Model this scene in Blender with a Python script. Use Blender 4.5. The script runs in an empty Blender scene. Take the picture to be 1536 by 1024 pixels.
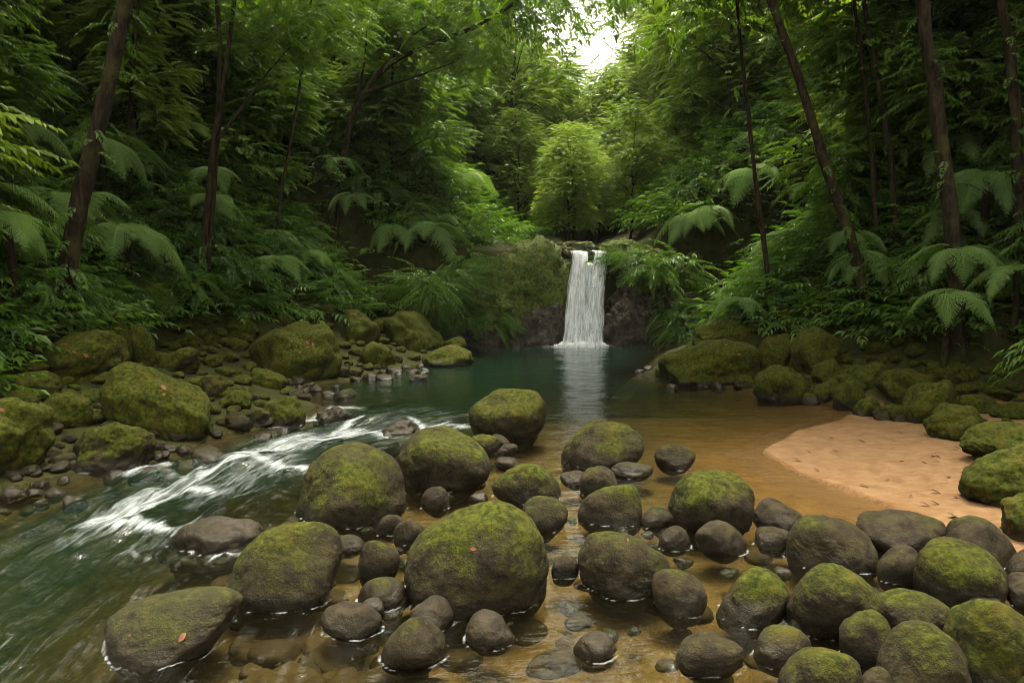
import bpy, bmesh, math, random
import numpy as np
from mathutils import Vector, Matrix

R = math.radians
sc = bpy.context.scene
col = sc.collection

# ------------------------------------------------------------------ camera
CAM_H, PITCH, FPX = 2.0, math.atan(82 / 1024), 1024.0
cam_d = bpy.data.cameras.new("camera"); cam = bpy.data.objects.new("camera", cam_d); col.objects.link(cam)
cam.location = (0, 0, CAM_H); cam.rotation_euler = (R(90) - PITCH, 0, 0)
cam_d.sensor_width = 36; cam_d.lens = 24; cam_d.clip_start = 0.1; cam_d.clip_end = 2000
sc.camera = cam

# ------------------------------------------------------------------ sky, sun, exposure
SUN_EL, SUN_AZ = R(78), R(20)       # azimuth clockwise from +Y: the veiled sun stands almost overhead
w = bpy.data.worlds.new("World"); sc.world = w; w.use_nodes = True
nt = w.node_tree; bg = nt.nodes["Background"]
sky = nt.nodes.new("ShaderNodeTexSky"); sky.sky_type = 'NISHITA'; sky.sun_disc = False
sky.sun_elevation = SUN_EL; sky.sun_rotation = SUN_AZ; sky.dust_density = 4.0; sky.air_density = 1.0
hs = nt.nodes.new("ShaderNodeHueSaturation"); hs.inputs['Saturation'].default_value = 0.22
nt.links.new(sky.outputs[0], hs.inputs['Color']); 
wm = nt.nodes.new("ShaderNodeMix"); wm.data_type = 'RGBA'; wm.blend_type = 'MULTIPLY'; wm.inputs[0].default_value = 1.0; wm.inputs[7].default_value = (1.0, 0.93, 0.78, 1)   # warm overcast veil
nt.links.new(hs.outputs[0], wm.inputs[6]); nt.links.new(wm.outputs[2], bg.inputs['Color'])
bg.inputs['Strength'].default_value = 0.15
sun_d = bpy.data.lights.new("sun", 'SUN'); sun = bpy.data.objects.new("sun", sun_d); col.objects.link(sun)
sun_d.energy = 1.5; sun_d.angle = R(22); sun_d.color = (1.0, 0.93, 0.80)
to_sun = Vector((math.sin(SUN_AZ) * math.cos(SUN_EL), math.cos(SUN_AZ) * math.cos(SUN_EL), math.sin(SUN_EL)))
sun.rotation_euler = to_sun.to_track_quat('Z', 'Y').to_euler()
sc.view_settings.view_transform = 'Standard'; sc.view_settings.look = 'None'
sc.view_settings.exposure = 2.65; sc.view_settings.gamma = 1.0

sc.render.engine = 'CYCLES'
cy = sc.cycles
cy.use_denoising = True
try: cy.denoiser = 'OPENIMAGEDENOISE'
except Exception: pass
cy.max_bounces = 7; cy.diffuse_bounces = 3; cy.glossy_bounces = 3; cy.transmission_bounces = 3
cy.transparent_max_bounces = 16; cy.volume_bounces = 0
cy.sample_clamp_indirect = 6.0; cy.caustics_reflective = False; cy.caustics_refractive = False
cy.filter_width = 0.9; cy.use_adaptive_sampling = True; cy.adaptive_threshold = 0.015

# ------------------------------------------------------------------ numpy helpers
_F = np.array([0, math.cos(PITCH), -math.sin(PITCH)]); _U = np.array([0, math.sin(PITCH), math.cos(PITCH)])
ORI = np.array([0, 0, CAM_H])
def ray(px, py): return _F + np.array([1, 0, 0]) * (px - 768) / FPX + _U * (512 - py) / FPX     # a view direction, unit depth
def at(px, py, z=0.0):
    d = ray(px, py); return ORI + d * ((z - CAM_H) / d[2])
def at_y(px, py, Y):
    d = ray(px, py); return ORI + d * (Y / d[1])
def proj(P):
    P = np.atleast_2d(P) - ORI; dep = P @ _F
    return 768 + FPX * P[:, 0] / dep, 512 - FPX * (P @ _U) / dep, dep
def sstep(a, b, x):
    t = np.clip((x - a) / (b - a), 0, 1); return t * t * (3 - 2 * t)

def _hash(ix, iy, iz, seed):
    h = (ix.astype(np.int64) * 374761393 + iy.astype(np.int64) * 668265263 + iz.astype(np.int64) * 2147483647 + seed * 974711) & 0xFFFFFFFF
    h = ((h ^ (h >> 13)) * 1274126177) & 0xFFFFFFFF
    h = ((h ^ (h >> 16)) * 2246822519) & 0xFFFFFFFF
    return h ^ (h >> 15)
_G = np.array([[1,1,0],[-1,1,0],[1,-1,0],[-1,-1,0],[1,0,1],[-1,0,1],[1,0,-1],[-1,0,-1],[0,1,1],[0,-1,1],[0,1,-1],[0,-1,-1]], float)
def pn(P, seed=0):
    P = np.asarray(P, float); i = np.floor(P).astype(np.int64); f = P - i; u = f * f * f * (f * (f * 6 - 15) + 10)
    out = 0
    for dx in (0, 1):
        wx = u[:, 0] if dx else 1 - u[:, 0]
        for dy in (0, 1):
            wy = u[:, 1] if dy else 1 - u[:, 1]
            for dz in (0, 1):
                wz = u[:, 2] if dz else 1 - u[:, 2]
                g = _G[_hash(i[:, 0] + dx, i[:, 1] + dy, i[:, 2] + dz, seed) % 12]
                out = out + wx * wy * wz * np.einsum('ij,ij->i', g, f - np.array([dx, dy, dz]))
    return out
def fbm(P, seed=0, octs=4, ridged=False):
    P = np.asarray(P, float); s = 0; a = 1.0
    for o in range(octs):
        n = pn(P * 2 ** o + 17.3 * o, seed + o); s = s + a * ((0.5 - 2 * np.abs(n)) if ridged else n); a *= 0.5
    return s
def fbm2(X, Y, seed=0, octs=3): return fbm(np.stack([X, Y, np.zeros_like(X) + 0.37], 1), seed, octs)

def mesh_np(name, V, F, smooth=True, attrs=None, mats=None, mat_idx=None):
    me = bpy.data.meshes.new(name); V = np.asarray(V, np.float32); F = np.asarray(F, np.int32); n, k = F.shape
    me.vertices.add(len(V)); me.vertices.foreach_set('co', V.ravel())
    me.loops.add(n * k); me.loops.foreach_set('vertex_index', F.ravel())
    me.polygons.add(n); me.polygons.foreach_set('loop_start', np.arange(0, n * k, k, dtype=np.int32))
    me.polygons.foreach_set('use_smooth', np.full(n, smooth))
    for m in (mats or []): me.materials.append(m)
    if mat_idx is not None: me.polygons.foreach_set('material_index', np.asarray(mat_idx, np.int32))
    for an, (typ, dat) in (attrs or {}).items():
        at_ = me.attributes.new(an, typ, 'POINT'); at_.data.foreach_set('vector' if typ == 'FLOAT_VECTOR' else 'value', np.asarray(dat, np.float32).ravel())
    me.update(calc_edges=True)
    return me
def link(name, data, parent=None, loc=None):
    o = bpy.data.objects.new(name, data); col.objects.link(o)
    if parent: o.parent = parent
    if loc is not None: o.location = [float(c) for c in loc]
    return o
def tag(o, label=None, cat=None, group=None, kind=None):
    for k, v in (('label', label), ('category', cat), ('group', group), ('kind', kind)):
        if v: o[k] = v
    return o
def cat_geo(parts):
    V, F, off = [], [], 0
    for v, f in parts: V.append(v); F.append(f + off); off += len(v)
    return np.concatenate(V), np.concatenate(F)
def tube(path, radii, sides=8, seed=0, rough=0.0):
    P = np.asarray(path, float); n = len(P); T = np.gradient(P, axis=0); T /= np.linalg.norm(T, axis=1)[:, None] + 1e-9
    ref = np.array([0.31, 0.95, 0.05]); A = np.cross(T, ref); A /= np.linalg.norm(A, axis=1)[:, None] + 1e-9; B = np.cross(T, A)
    th = np.arange(sides) / sides * 2 * np.pi; rr = np.asarray(radii, float)[:, None] * np.ones(sides)
    if rough:
        q = np.stack([np.repeat(np.arange(n) * .35, sides), np.tile(np.cos(th) * 1.6, n), np.tile(np.sin(th) * 1.6, n)], 1)
        rr = rr * (1 + rough * fbm(q, seed, 2).reshape(n, sides))
    V = (P[:, None] + rr[..., None] * (np.cos(th)[None, :, None] * A[:, None] + np.sin(th)[None, :, None] * B[:, None])).reshape(-1, 3)
    i, j = np.meshgrid(np.arange(n - 1), np.arange(sides), indexing='ij'); i = i.ravel(); j = j.ravel(); j2 = (j + 1) % sides
    return V, np.stack([i * sides + j, i * sides + j2, (i + 1) * sides + j2, (i + 1) * sides + j], 1)
def spline(pts, n):
    pts = np.asarray(pts, float); d = np.r_[0, np.cumsum(np.linalg.norm(np.diff(pts, axis=0), axis=1))]; t = np.linspace(0, d[-1], n)
    q = np.stack([np.interp(t, d, pts[:, k]) for k in range(3)], 1)
    for _ in range(max(1, n // 12)):
        q[1:-1] = (q[:-2] + 2 * q[1:-1] + q[2:]) / 4
    return q

# ------------------------------------------------------------------ materials
class NT:
    def __init__(self, name):
        self.m = bpy.data.materials.new(name); self.m.use_nodes = True; self.t = self.m.node_tree; self.t.nodes.clear()
        self.out = self.t.nodes.new('ShaderNodeOutputMaterial')
    def n(self, typ, out=0, props=None, **ins):
        nd = self.t.nodes.new('ShaderNode' + typ)
        for k, v in (props or {}).items(): setattr(nd, k, v)
        for k, v in ins.items():
            key = int(k[1:]) if k[0] == '_' and k[1:].isdigit() else k.replace('_', ' ')
            s = nd.inputs[key]
            if hasattr(v, 'is_output'): self.t.links.new(v, s)
            else: s.default_value = v
        return nd.outputs[out]
    def math(self, op, a, b=0.0, c=None, clamp=False):
        kw = {'_0': a, '_1': b}
        if c is not None: kw['_2'] = c
        return self.n('Math', props={'operation': op, 'use_clamp': clamp}, **kw)
    def mix(self, f, a, b): return self.n('Mix', 2, {'data_type': 'RGBA'}, _0=f, _6=a, _7=b)
    def ramp(self, v, lo, hi): return self.n('MapRange', 0, {'interpolation_type': 'SMOOTHSTEP'}, _0=v, _1=lo, _2=hi, _3=0.0, _4=1.0)
    def noise(self, vec, scale, detail=4.0, rough=0.55, dist=0.0):
        return self.n('TexNoise', 0, Vector=vec, Scale=scale, Detail=detail, Roughness=rough, Distortion=dist)
    def attr(self, name, out=2, typ='GEOMETRY'): return self.n('Attribute', out, {'attribute_name': name, 'attribute_type': typ})
    def sep(self, v, k): return self.n('SeparateXYZ', k, _0=v)
    def surf(self, s): self.t.links.new(s, self.out.inputs['Surface']); return self.m
def C(r, g, b): return (r, g, b, 1.0)

def mat_rock():
    t = NT('mossy_river_stone'); geo = t.n('NewGeometry', 0); nrm = t.n('NewGeometry', 1); oi = t.n('ObjectInfo', 5)
    co = t.n('TexCoord', 3); off = t.n('VectorMath', 0, {'operation': 'SCALE'}, _0=t.n('CombineXYZ', 0, _0=oi, _1=oi, _2=oi), Scale=37.0)
    p = t.n('VectorMath', 0, {'operation': 'ADD'}, _0=geo, _1=off)
    moss_amt = t.attr('moss', 2, 'OBJECT')
    big = t.noise(p, 1.7, 5, .6, .3); mid = t.noise(p, 9, 6, .65); fine = t.noise(p, 60, 5, .7); grain = t.noise(p, 220, 3, .6)
    base = t.mix(t.ramp(mid, .32, .68), C(.008, .006, .003), C(.033, .026, .0125))
    base = t.mix(t.math('MULTIPLY', t.ramp(fine, .52, .72), .55), base, C(.072, .057, .029))
    base = t.mix(t.math('MULTIPLY', t.ramp(grain, .55, .7), .5), base, C(.02, .017, .012))
    nz = t.sep(nrm, 2)
    f = t.math('ADD', t.math('MULTIPLY', nz, .50), t.math('MULTIPLY', t.math('SUBTRACT', big, .5), 1.9))
    f = t.math('ADD', f, t.math('MULTIPLY', t.math('SUBTRACT', mid, .5), .8))
    f = t.math('ADD', f, t.math('MULTIPLY', t.math('SUBTRACT', fine, .5), .7))
    f = t.math('ADD', f, t.math('SUBTRACT', t.math('MULTIPLY', moss_amt, 1.25), .58))
    mask = t.ramp(f, -.05, .45)
    z = t.sep(geo, 2)
    wet = t.math('SUBTRACT', 1.0, t.ramp(t.math('SUBTRACT', z, t.math('MULTIPLY', t.math('SUBTRACT', big, .4), .14)), .02, .14))
    mask = t.math('MULTIPLY', mask, t.math('SUBTRACT', 1.0, wet)); wet = t.math('MAXIMUM', wet, t.attr('wet', 2, 'OBJECT'))
    mcol = t.mix(t.ramp(t.noise(p, 22, 5, .7), .35, .68), C(.013, .018, .0016), C(.052, .057, .005))
    mcol = t.mix(t.math('MULTIPLY', t.ramp(t.noise(p, 3.1, 4, .6), .5, .75), .6), mcol, C(.060, .042, .008))
    c = t.mix(mask, base, mcol)
    c = t.mix(t.math('MULTIPLY', wet, .62), c, C(.012, .009, .005))
    rough = t.math('SUBTRACT', .82, t.math('MULTIPLY', wet, .45))
    rough = t.math('ADD', rough, t.math('MULTIPLY', mask, .12))
    hgt = t.math('ADD', t.math('MULTIPLY', mid, .5), t.math('MULTIPLY', fine, .22))
    hgt = t.math('ADD', hgt, t.math('MULTIPLY', grain, .07))
    hgt = t.math('ADD', hgt, t.math('MULTIPLY', t.math('MULTIPLY', mask, t.noise(p, 130, 4, .75)), .22))
    hgt = t.math('ADD', hgt, t.math('MULTIPLY', mask, .14))
    b = t.n('Bump', Strength=.75, Distance=.04, Height=hgt)
    return t.surf(t.n('BsdfPrincipled', Base_Color=c, Roughness=rough, Normal=b, Specular_IOR_Level=t.math('ADD', .12, t.math('MULTIPLY', wet, .10))))

def mat_cliff():
    t = NT('mossy_cliff_rock'); geo = t.n('NewGeometry', 0); nrm = t.n('NewGeometry', 1); nz = t.sep(nrm, 2); z = t.sep(geo, 2)
    big = t.noise(geo, .9, 5, .6, .4); mid = t.noise(geo, 4.5, 6, .7); fine = t.noise(geo, 24, 5, .7)
    base = t.mix(t.ramp(mid, .35, .68), C(.012, .009, .006), C(.105, .085, .060))
    f = t.math('ADD', t.math('MULTIPLY', nz, .5), t.math('MULTIPLY', t.math('SUBTRACT', big, .5), 1.6))
    f = t.math('ADD', f, t.math('MULTIPLY', t.math('SUBTRACT', mid, .5), .9))
    f = t.math('ADD', f, t.math('SUBTRACT', t.math('MULTIPLY', t.attr('moss', 2, 'OBJECT'), 1.2), .62))
    low = t.ramp(t.math('ADD', z, t.math('MULTIPLY', t.math('SUBTRACT', mid, .5), .8)), .3, 1.0)
    mask = t.math('MULTIPLY', t.ramp(f, 0, .3), low)
    mcol = t.mix(t.ramp(t.noise(geo, 9, 5, .7), .35, .66), C(.028, .045, .004), C(.120, .150, .014))
    c = t.mix(mask, base, mcol)
    hgt = t.math('ADD', mid, t.math('MULTIPLY', fine, .4)); hgt = t.math('ADD', hgt, t.math('MULTIPLY', mask, .25))
    b = t.n('Bump', Strength=1.0, Distance=.16, Height=hgt)
    rough = t.math('ADD', .30, t.math('MULTIPLY', t.math('MAXIMUM', low, mask), .55))
    return t.surf(t.n('BsdfPrincipled', Base_Color=c, Roughness=rough, Normal=b))

def mat_leaf(name, dark, light, tip, trans=.4, rough=.42):
    t = NT(name); oi = t.n('ObjectInfo', 5); lv = t.attr('leaf'); geo = t.n('NewGeometry', 0)
    clump = t.noise(geo, .7, 2, .5)
    f = t.math('ADD', t.math('MULTIPLY', lv, .55), t.math('MULTIPLY', oi, .25)); f = t.math('ADD', f, t.math('MULTIPLY', t.math('SUBTRACT', clump, .4), .9))
    c = t.mix(t.ramp(f, .1, .95), dark, light)
    c = t.mix(t.ramp(lv, .86, 1.0), c, tip)
    d = t.n('BsdfPrincipled', Base_Color=c, Roughness=rough, Specular_IOR_Level=.35)
    tr = t.n('BsdfTranslucent', Color=t.n('Mix', 2, {'data_type': 'RGBA', 'blend_type': 'MULTIPLY'}, _0=1.0, _6=c, _7=C(1.5, 1.5, .55)))
    return t.surf(t.n('MixShader', _0=trans, _1=d, _2=tr))

def mat_bark():
    t = NT('forest_bark'); co = t.n('TexCoord', 3); oi = t.n('ObjectInfo', 5)
    st = t.n('Mapping', Vector=co, Scale=(1, 1, .22)); a = t.noise(st, 14, 6, .7, .4); b = t.noise(co, 2.2, 4, .6)
    c = t.mix(t.ramp(a, .35, .68), C(.008, .0055, .003), C(.038, .026, .014))
    c = t.mix(t.math('MULTIPLY', t.ramp(b, .5, .66), .75), c, C(.040, .042, .010))
    bp = t.n('Bump', Strength=.9, Distance=.03, Height=a)
    return t.surf(t.n('BsdfPrincipled', Base_Color=c, Roughness=.85, Specular_IOR_Level=.12, Normal=bp))

def mat_ground():
    t = NT('stream_bed_and_forest_floor'); geo = t.n('NewGeometry', 0); bed = t.attr('bed'); sand = t.attr('sand')
    a = t.noise(geo, 3.2, 6, .65, .3); b = t.noise(geo, 26, 5, .7); v = t.n('TexVoronoi', 0, Vector=geo, Scale=13.0)
    soil = t.mix(t.ramp(a, .35, .65), C(.012, .010, .004), C(.034, .032, .009))
    soil = t.mix(t.ramp(t.noise(geo, 7, 5, .7), .42, .62), soil, C(.022, .030, .005))
    wetb = t.mix(t.ramp(a, .34, .66), C(.019, .013, .005), C(.060, .036, .011))
    wetb = t.mix(t.math('MULTIPLY', t.ramp(b, .45, .62), .6), wetb, C(.045, .028, .013))
    wetb = t.mix(t.math('MULTIPLY', t.math('SUBTRACT', 1.0, t.ramp(v, .0, .5)), .35), wetb, C(.16, .11, .055))
    wetb = t.mix(t.math('MULTIPLY', sand, t.math('ADD', .6, t.math('MULTIPLY', t.ramp(b, .7, .4), .4))), wetb, t.mix(t.ramp(a, .3, .7), C(.115, .058, .016), C(.165, .084, .026)))
    c = t.mix(bed, soil, wetb)
    h = t.math('ADD', a, t.math('MULTIPLY', b, .35))
    bp = t.n('Bump', Strength=.8, Distance=.05, Height=h)
    return t.surf(t.n('BsdfPrincipled', Base_Color=c, Roughness=.85, Specular_IOR_Level=.08, Normal=bp))

def mat_beach():
    t = NT('beach_sand'); geo = t.n('NewGeometry', 0); z = t.sep(geo, 2)
    n1 = t.noise(geo, 6, 5, .6, .2); n2 = t.noise(geo, 55, 4, .7); gr = t.noise(geo, 420, 2, .6)
    c = t.mix(t.ramp(n1, .3, .7), C(.150, .084, .036), C(.212, .126, .060))
    c = t.mix(t.math('MULTIPLY', t.ramp(gr, .52, .64), .6), c, C(.13, .072, .035))
    c = t.mix(t.math('MULTIPLY', t.ramp(n2, .60, .72), .5), c, C(.16, .09, .05))
    wet = t.math('SUBTRACT', 1.0, t.ramp(t.math('ADD', z, t.math('MULTIPLY', t.math('SUBTRACT', n1, .5), .016)), .012, .026))
    c = t.mix(wet, c, C(.15, .078, .026))
    st = t.noise(t.n('Mapping', Vector=geo, Scale=(1, 2.4, 1)), 5.0, 5, .6, .5)
    bp = t.n('Bump', Strength=1.0, Distance=.07, Height=t.math('ADD', st, t.math('MULTIPLY', n2, .3)))
    return t.surf(t.n('BsdfPrincipled', Base_Color=c, Specular_IOR_Level=.15, Roughness=t.math('SUBTRACT', .9, t.math('MULTIPLY', wet, .3)), Normal=bp))

def mat_water():
    t = NT('stream_water'); geo = t.n('NewGeometry', 0); dep = t.attr('depth'); rap = t.attr('rapid'); foam = t.attr('foam'); ring = t.attr('ring'); fl = t.attr('flow', 1)
    # ripples: broad on the pool, drawn out along the current in the rapids
    calm = t.noise(t.n('Mapping', Vector=geo, Scale=(.8, 1.5, 1)), 4.2, 3, .5, .6)
    calm = t.math('ADD', calm, t.math('MULTIPLY', t.noise(t.n('Mapping', Vector=geo, Scale=(1, 1.8, 1)), 13, 3, .55, .8), .30))
    lines = t.noise(t.n('Mapping', Vector=fl, Scale=(1.3, 11, 1)), 1.0, 4, .6, .5)
    lines = t.math('ADD', lines, t.math('MULTIPLY', t.noise(t.n('Mapping', Vector=fl, Scale=(3.5, 32, 1)), 1.0, 3, .6, .3), .35))
    h = t.math('ADD', t.math('MULTIPLY', calm, t.math('SUBTRACT', 1.0, t.math('MULTIPLY', rap, .7))), t.math('MULTIPLY', t.math('MULTIPLY', lines, rap), 1.1))
    bp = t.n('Bump', Strength=.5, Distance=t.math('ADD', .028, t.math('MULTIPLY', rap, .045)), Height=h)
    # body: what lies below shows through, tinted and clouded with depth
    ex = lambda k: t.math('POWER', 2.718, t.math('MULTIPLY', dep, -k))
    tint = t.n('CombineColor', 0, _0=ex(1.1), _1=ex(.7), _2=ex(1.5))
    turb = t.n('BsdfDiffuse', Color=t.mix(t.ramp(dep, .1, .55), C(.014, .010, .004), C(.0045, .0150, .0085)))
    body = t.n('MixShader', _0=t.math('SUBTRACT', 1.0, ex(.75)), _1=t.n('BsdfTransparent', Color=tint), _2=turb)
    fr = t.n('Fresnel', IOR=1.33, Normal=bp)
    s = t.n('MixShader', _0=fr, _1=body, _2=t.n('BsdfGlossy', Color=C(1, 1, 1), Roughness=.06, Normal=bp))
    st = t.noise(t.n('Mapping', Vector=fl, Scale=(1.7, 13, 1)), 1.0, 5, .68, .9)
    st2 = t.noise(t.n('Mapping', Vector=fl, Scale=(6, 60, 1)), 1.0, 4, .7, .5)
    k = t.math('ADD', t.math('MULTIPLY', st, .7), t.math('MULTIPLY', st2, .3))
    k = t.math('ADD', k, t.math('SUBTRACT', t.math('MULTIPLY', t.math('MAXIMUM', foam, t.math('MULTIPLY', rap, .16)), .36), .65))
    fm = t.math('MULTIPLY', t.ramp(k, -.04, .46), t.ramp(t.math('MAXIMUM', foam, rap), .02, .3))
    rg = t.math('MULTIPLY', t.ramp(ring, .35, .9), t.ramp(t.noise(geo, 7, 3, .6), .46, .58))
    fm = t.math('MAXIMUM', t.math('MULTIPLY', fm, .52), t.math('MULTIPLY', rg, .22))
    return t.surf(t.n('MixShader', _0=fm, _1=s, _2=t.n('BsdfDiffuse', Color=C(.62, .69, .70))))

def mat_fall():
    t = NT('falling_water'); fl = t.attr('flow', 1)
    a = t.noise(t.n('Mapping', Vector=fl, Scale=(15, 1.0, 1)), 1.0, 5, .65, .5); b = t.noise(t.n('Mapping', Vector=fl, Scale=(40, 3.0, 1)), 1.0, 4, .7, .3)
    k = t.math('ADD', t.math('MULTIPLY', a, .65), t.math('MULTIPLY', b, .35)); k = t.math('ADD', k, t.attr('dense'))
    al = t.ramp(k, .36, .62)
    d = t.n('MixShader', _0=.4, _1=t.n('BsdfDiffuse', Color=C(.93, .95, .96)), _2=t.n('BsdfTranslucent', Color=C(.93, .95, .96)))
    return t.surf(t.n('MixShader', _0=al, _1=t.n('BsdfTransparent', Color=C(.97, .98, .98)), _2=d))

def mat_plain(name, c, c2, rough=.7):
    t = NT(name); oi = t.n('ObjectInfo', 5); co = t.n('TexCoord', 3)
    f = t.math('ADD', t.math('MULTIPLY', oi, .6), t.math('MULTIPLY', t.noise(co, 40, 3, .6), .4))
    return t.surf(t.n('BsdfPrincipled', Base_Color=t.mix(f, c, c2), Roughness=rough, Specular_IOR_Level=.1))

M_ROCK, M_CLIFF, M_BARK, M_GROUND, M_BEACH, M_WATER, M_FALL = mat_rock(), mat_cliff(), mat_bark(), mat_ground(), mat_beach(), mat_water(), mat_fall()
M_LEAF = mat_leaf('broad_leaf_green', C(.036, .082, .007), C(.120, .210, .018), C(.18, .25, .025))
M_LEAF_LIT = mat_leaf('painted_light_leaf', C(.065, .120, .010), C(.165, .245, .024), C(.21, .28, .035))  # brightness of haze and open sky painted into the leaf colour
M_SHRUB = mat_leaf('undergrowth_leaf', C(.024, .062, .006), C(.080, .155, .016), C(.12, .19, .02))
M_FERN = mat_leaf('fern_green', C(.075, .145, .028), C(.16, .26, .06), C(.18, .28, .07), .35, .5)
M_FERN_Y = mat_leaf('yellow_fern_green', C(.085, .125, .010), C(.16, .19, .015), C(.17, .2, .02), .35, .4)
M_SUNK = mat_plain('rusty_stream_stone', C(.014, .008, .003), C(.052, .028, .008)); M_DEAD = mat_plain('fallen_leaf_brown', C(.12, .05, .025), C(.20, .095, .055))
M_LITTER = mat_plain('dark_leaf_litter', C(.030, .018, .010), C(.11, .06, .03))

# ------------------------------------------------------------------ terrain
LEFT_PX = [(70, 718), (230, 695), (330, 652), (430, 636), (475, 610), (440, 580), (520, 570), (600, 551), (700, 532), (692, 519)]
RIGHT_PX = [(1003, 521), (985, 548), (962, 562), (1000, 572), (1110, 582), (1290, 613), (1262, 629), (1200, 645), (1145, 678), (1200, 711), (1330, 757), (1420, 812), (1536, 850)]
def chan(Y): return 2.3 + np.maximum(Y - 23.4, 0) * 0.108
Lw = [(-6.6, -14), (-6.3, 2), (-5.6, 5.6)] + [tuple(at(*p)[:2]) for p in LEFT_PX]
Rw = [tuple(at(*p)[:2]) for p in RIGHT_PX] + [(3.9, 3.2), (4.6, 0), (5, -14)]
POLY = np.array(Lw + [(1.4, 23.9), (1.6, 26), (chan(170) - .6, 170), (chan(170) + .6, 170), (3.4, 26), (3.2, 23.9)] + Rw)
def sdist(X, Y):
    P = np.stack([X, Y], 1); best = np.full(len(X), 1e9); ins = np.zeros(len(X), bool)
    for a, b in zip(POLY, np.roll(POLY, -1, 0)):
        ab = b - a; t = np.clip(((P - a) @ ab) / (ab @ ab), 0, 1)
        d = np.hypot(P[:, 0] - a[0] - t * ab[0], P[:, 1] - a[1] - t * ab[1]); best = np.minimum(best, d)
        c = (a[1] > Y) != (b[1] > Y)
        with np.errstate(divide='ignore', invalid='ignore'):
            ins ^= c & (X < (b[0] - a[0]) * (Y - a[1]) / (b[1] - a[1]) + a[0])
    return np.where(ins, -best, best)
MID = np.array([(0, -14), (0, 8), (1.2, 14), (1.8, 20), (2.3, 23.4), (chan(170), 170)])
def side(X, Y): return np.where(X < np.interp(Y, MID[:, 1], MID[:, 0]), -1, 1)
FLOW_W = np.array([at(*p)[:2] for p in [(760, 596), (640, 618), (545, 640), (430, 664), (320, 703), (200, 758), (60, 835), (-120, 960), (-420, 1180)]])
def flow_uv(X, Y):
    P = np.stack([X, Y], 1); best = np.full(len(X), 1e9); U = np.zeros(len(X)); Vv = np.zeros(len(X)); acc = 0
    for a, b in zip(FLOW_W[:-1], FLOW_W[1:]):
        ab = b - a; L = np.hypot(*ab); t = np.clip(((P - a) @ ab) / (L * L), 0, 1); q = P - a - t[:, None] * ab
        d = np.hypot(q[:, 0], q[:, 1]); sg = np.sign(ab[0] * q[:, 1] - ab[1] * q[:, 0]); m = d < best
        U = np.where(m, acc + t * L, U); Vv = np.where(m, d * sg, Vv); best = np.minimum(best, d); acc += L
    return U, Vv
def beach_w(Y): return np.interp(Y, [4.6, 5.2, 6.2, 9, 10.6, 11.4], [0, .6, 1.05, 2.5, 2.2, 0])
def height(X, Y, detail=True):
    X = np.asarray(X, float); Y = np.asarray(Y, float); s = sdist(X, Y); sd = side(X, Y)
    l = np.maximum(s, 0)
    zl = .25 * np.minimum(l, 2.9) + 1.05 * np.clip(l - 2.9, 0, 22) + .5 * np.maximum(l - 24.9, 0)
    bw = beach_w(Y)
    zr = .055 * np.minimum(l, bw) + .38 * np.clip(l - bw, 0, 1.6) + 1.05 * np.clip(l - bw - 1.6, 0, 22) + .5 * np.maximum(l - bw - 23.6, 0)
    z = np.where(sd < 0, zl, zr)
    d = np.maximum(-s, 0)
    U, V = flow_uv(X, Y)
    dep = .035 + .10 * np.minimum(d, 1.6) + .28 * sstep(0, .7, d) * sstep(1.2, 2.6, -X) * sstep(6, 7.5, Y)
    dep = dep + 1.3 * sstep(11.0, 16.0, Y) * sstep(.05, 1.6, d) + .45 * np.exp(-(V / .85) ** 2) * sstep(.1, .8, d)
    dep = np.where(Y > 24, .12, dep)
    z = np.where(s < 0, -dep, z)
    z = z + 3.05 * sstep(23.75, 24.25, Y + .25 * fbm2(X * .8, Y * .8, 5)) + .10 * np.maximum(Y - 25, 0) + .13 * np.maximum(Y - 45, 0)
    if detail:
        am = .03 + .09 * sstep(.3, 3, s) + .5 * sstep(6, 16, s)
        am = am * np.where((sd > 0) & (s < bw), .25, 1)
        z = z + am * fbm2(X * .55, Y * .55, 11, 4) * 1.4
    return z
def H1(x, y): return float(height(np.array([x]), np.array([y]))[0])
def hit(px, py, h=0.0, far=70):
    d = ray(px, py); t = np.exp(np.linspace(math.log(2.2), math.log(far), 900)); P = ORI + d * t[:, None]
    g = np.maximum(height(P[:, 0], P[:, 1]), 0 if h == 0 else -9) + h
    ok = P[:, 2] < g
    if h > 0: ok &= (sdist(P[:, 0], P[:, 1]) > .8) & (P[:, 1] > 6)
    return P[np.argmax(ok)] if ok.any() else P[-1]

def grid(xs, ys):
    nx, ny = len(xs), len(ys); X, Y = np.meshgrid(xs, ys); i, j = np.meshgrid(np.arange(ny - 1), np.arange(nx - 1), indexing='ij'); k = (i * nx + j).ravel()
    return X.ravel(), Y.ravel(), np.stack([k, k + 1, k + nx + 1, k + nx], 1)
u = np.linspace(-1, 1, 420); xs = np.sinh(u * 4.2) / np.sinh(4.2) * 110
v = np.linspace(0, 1, 460); ys = np.r_[np.linspace(-16, 2, 24)[:-1], 2 + (np.exp(v * 3.4) - 1) / (math.exp(3.4) - 1) * 150]
X, Y, F = grid(xs, ys); S = sdist(X, Y); Z = height(X, Y)
bedm = 1 - sstep(.05, .9, S + .35 * fbm2(X, Y, 3)); bedm = np.where((side(X, Y) < 0) | (Y > 11.5), 1 - sstep(-.15, .10, S), bedm); bedm = bedm * (Y < 23.4); bedm = np.maximum(bedm, ((side(X, Y) > 0) & (S < beach_w(Y) + .2) & (Y < 11.5)) * 1.0)
right_sand = np.maximum(sstep(-.2, 1.6, X - np.interp(Y, [3, 6, 8, 12, 15], [2.4, 1.2, .9, 1.5, 2.4])) * sstep(4.6, 6.0, Y) * (1 - sstep(12, 15, Y)), .45 * sstep(-1.5, -.2, X + .12 * Y) * (1 - sstep(7.5, 11, Y)))
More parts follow.
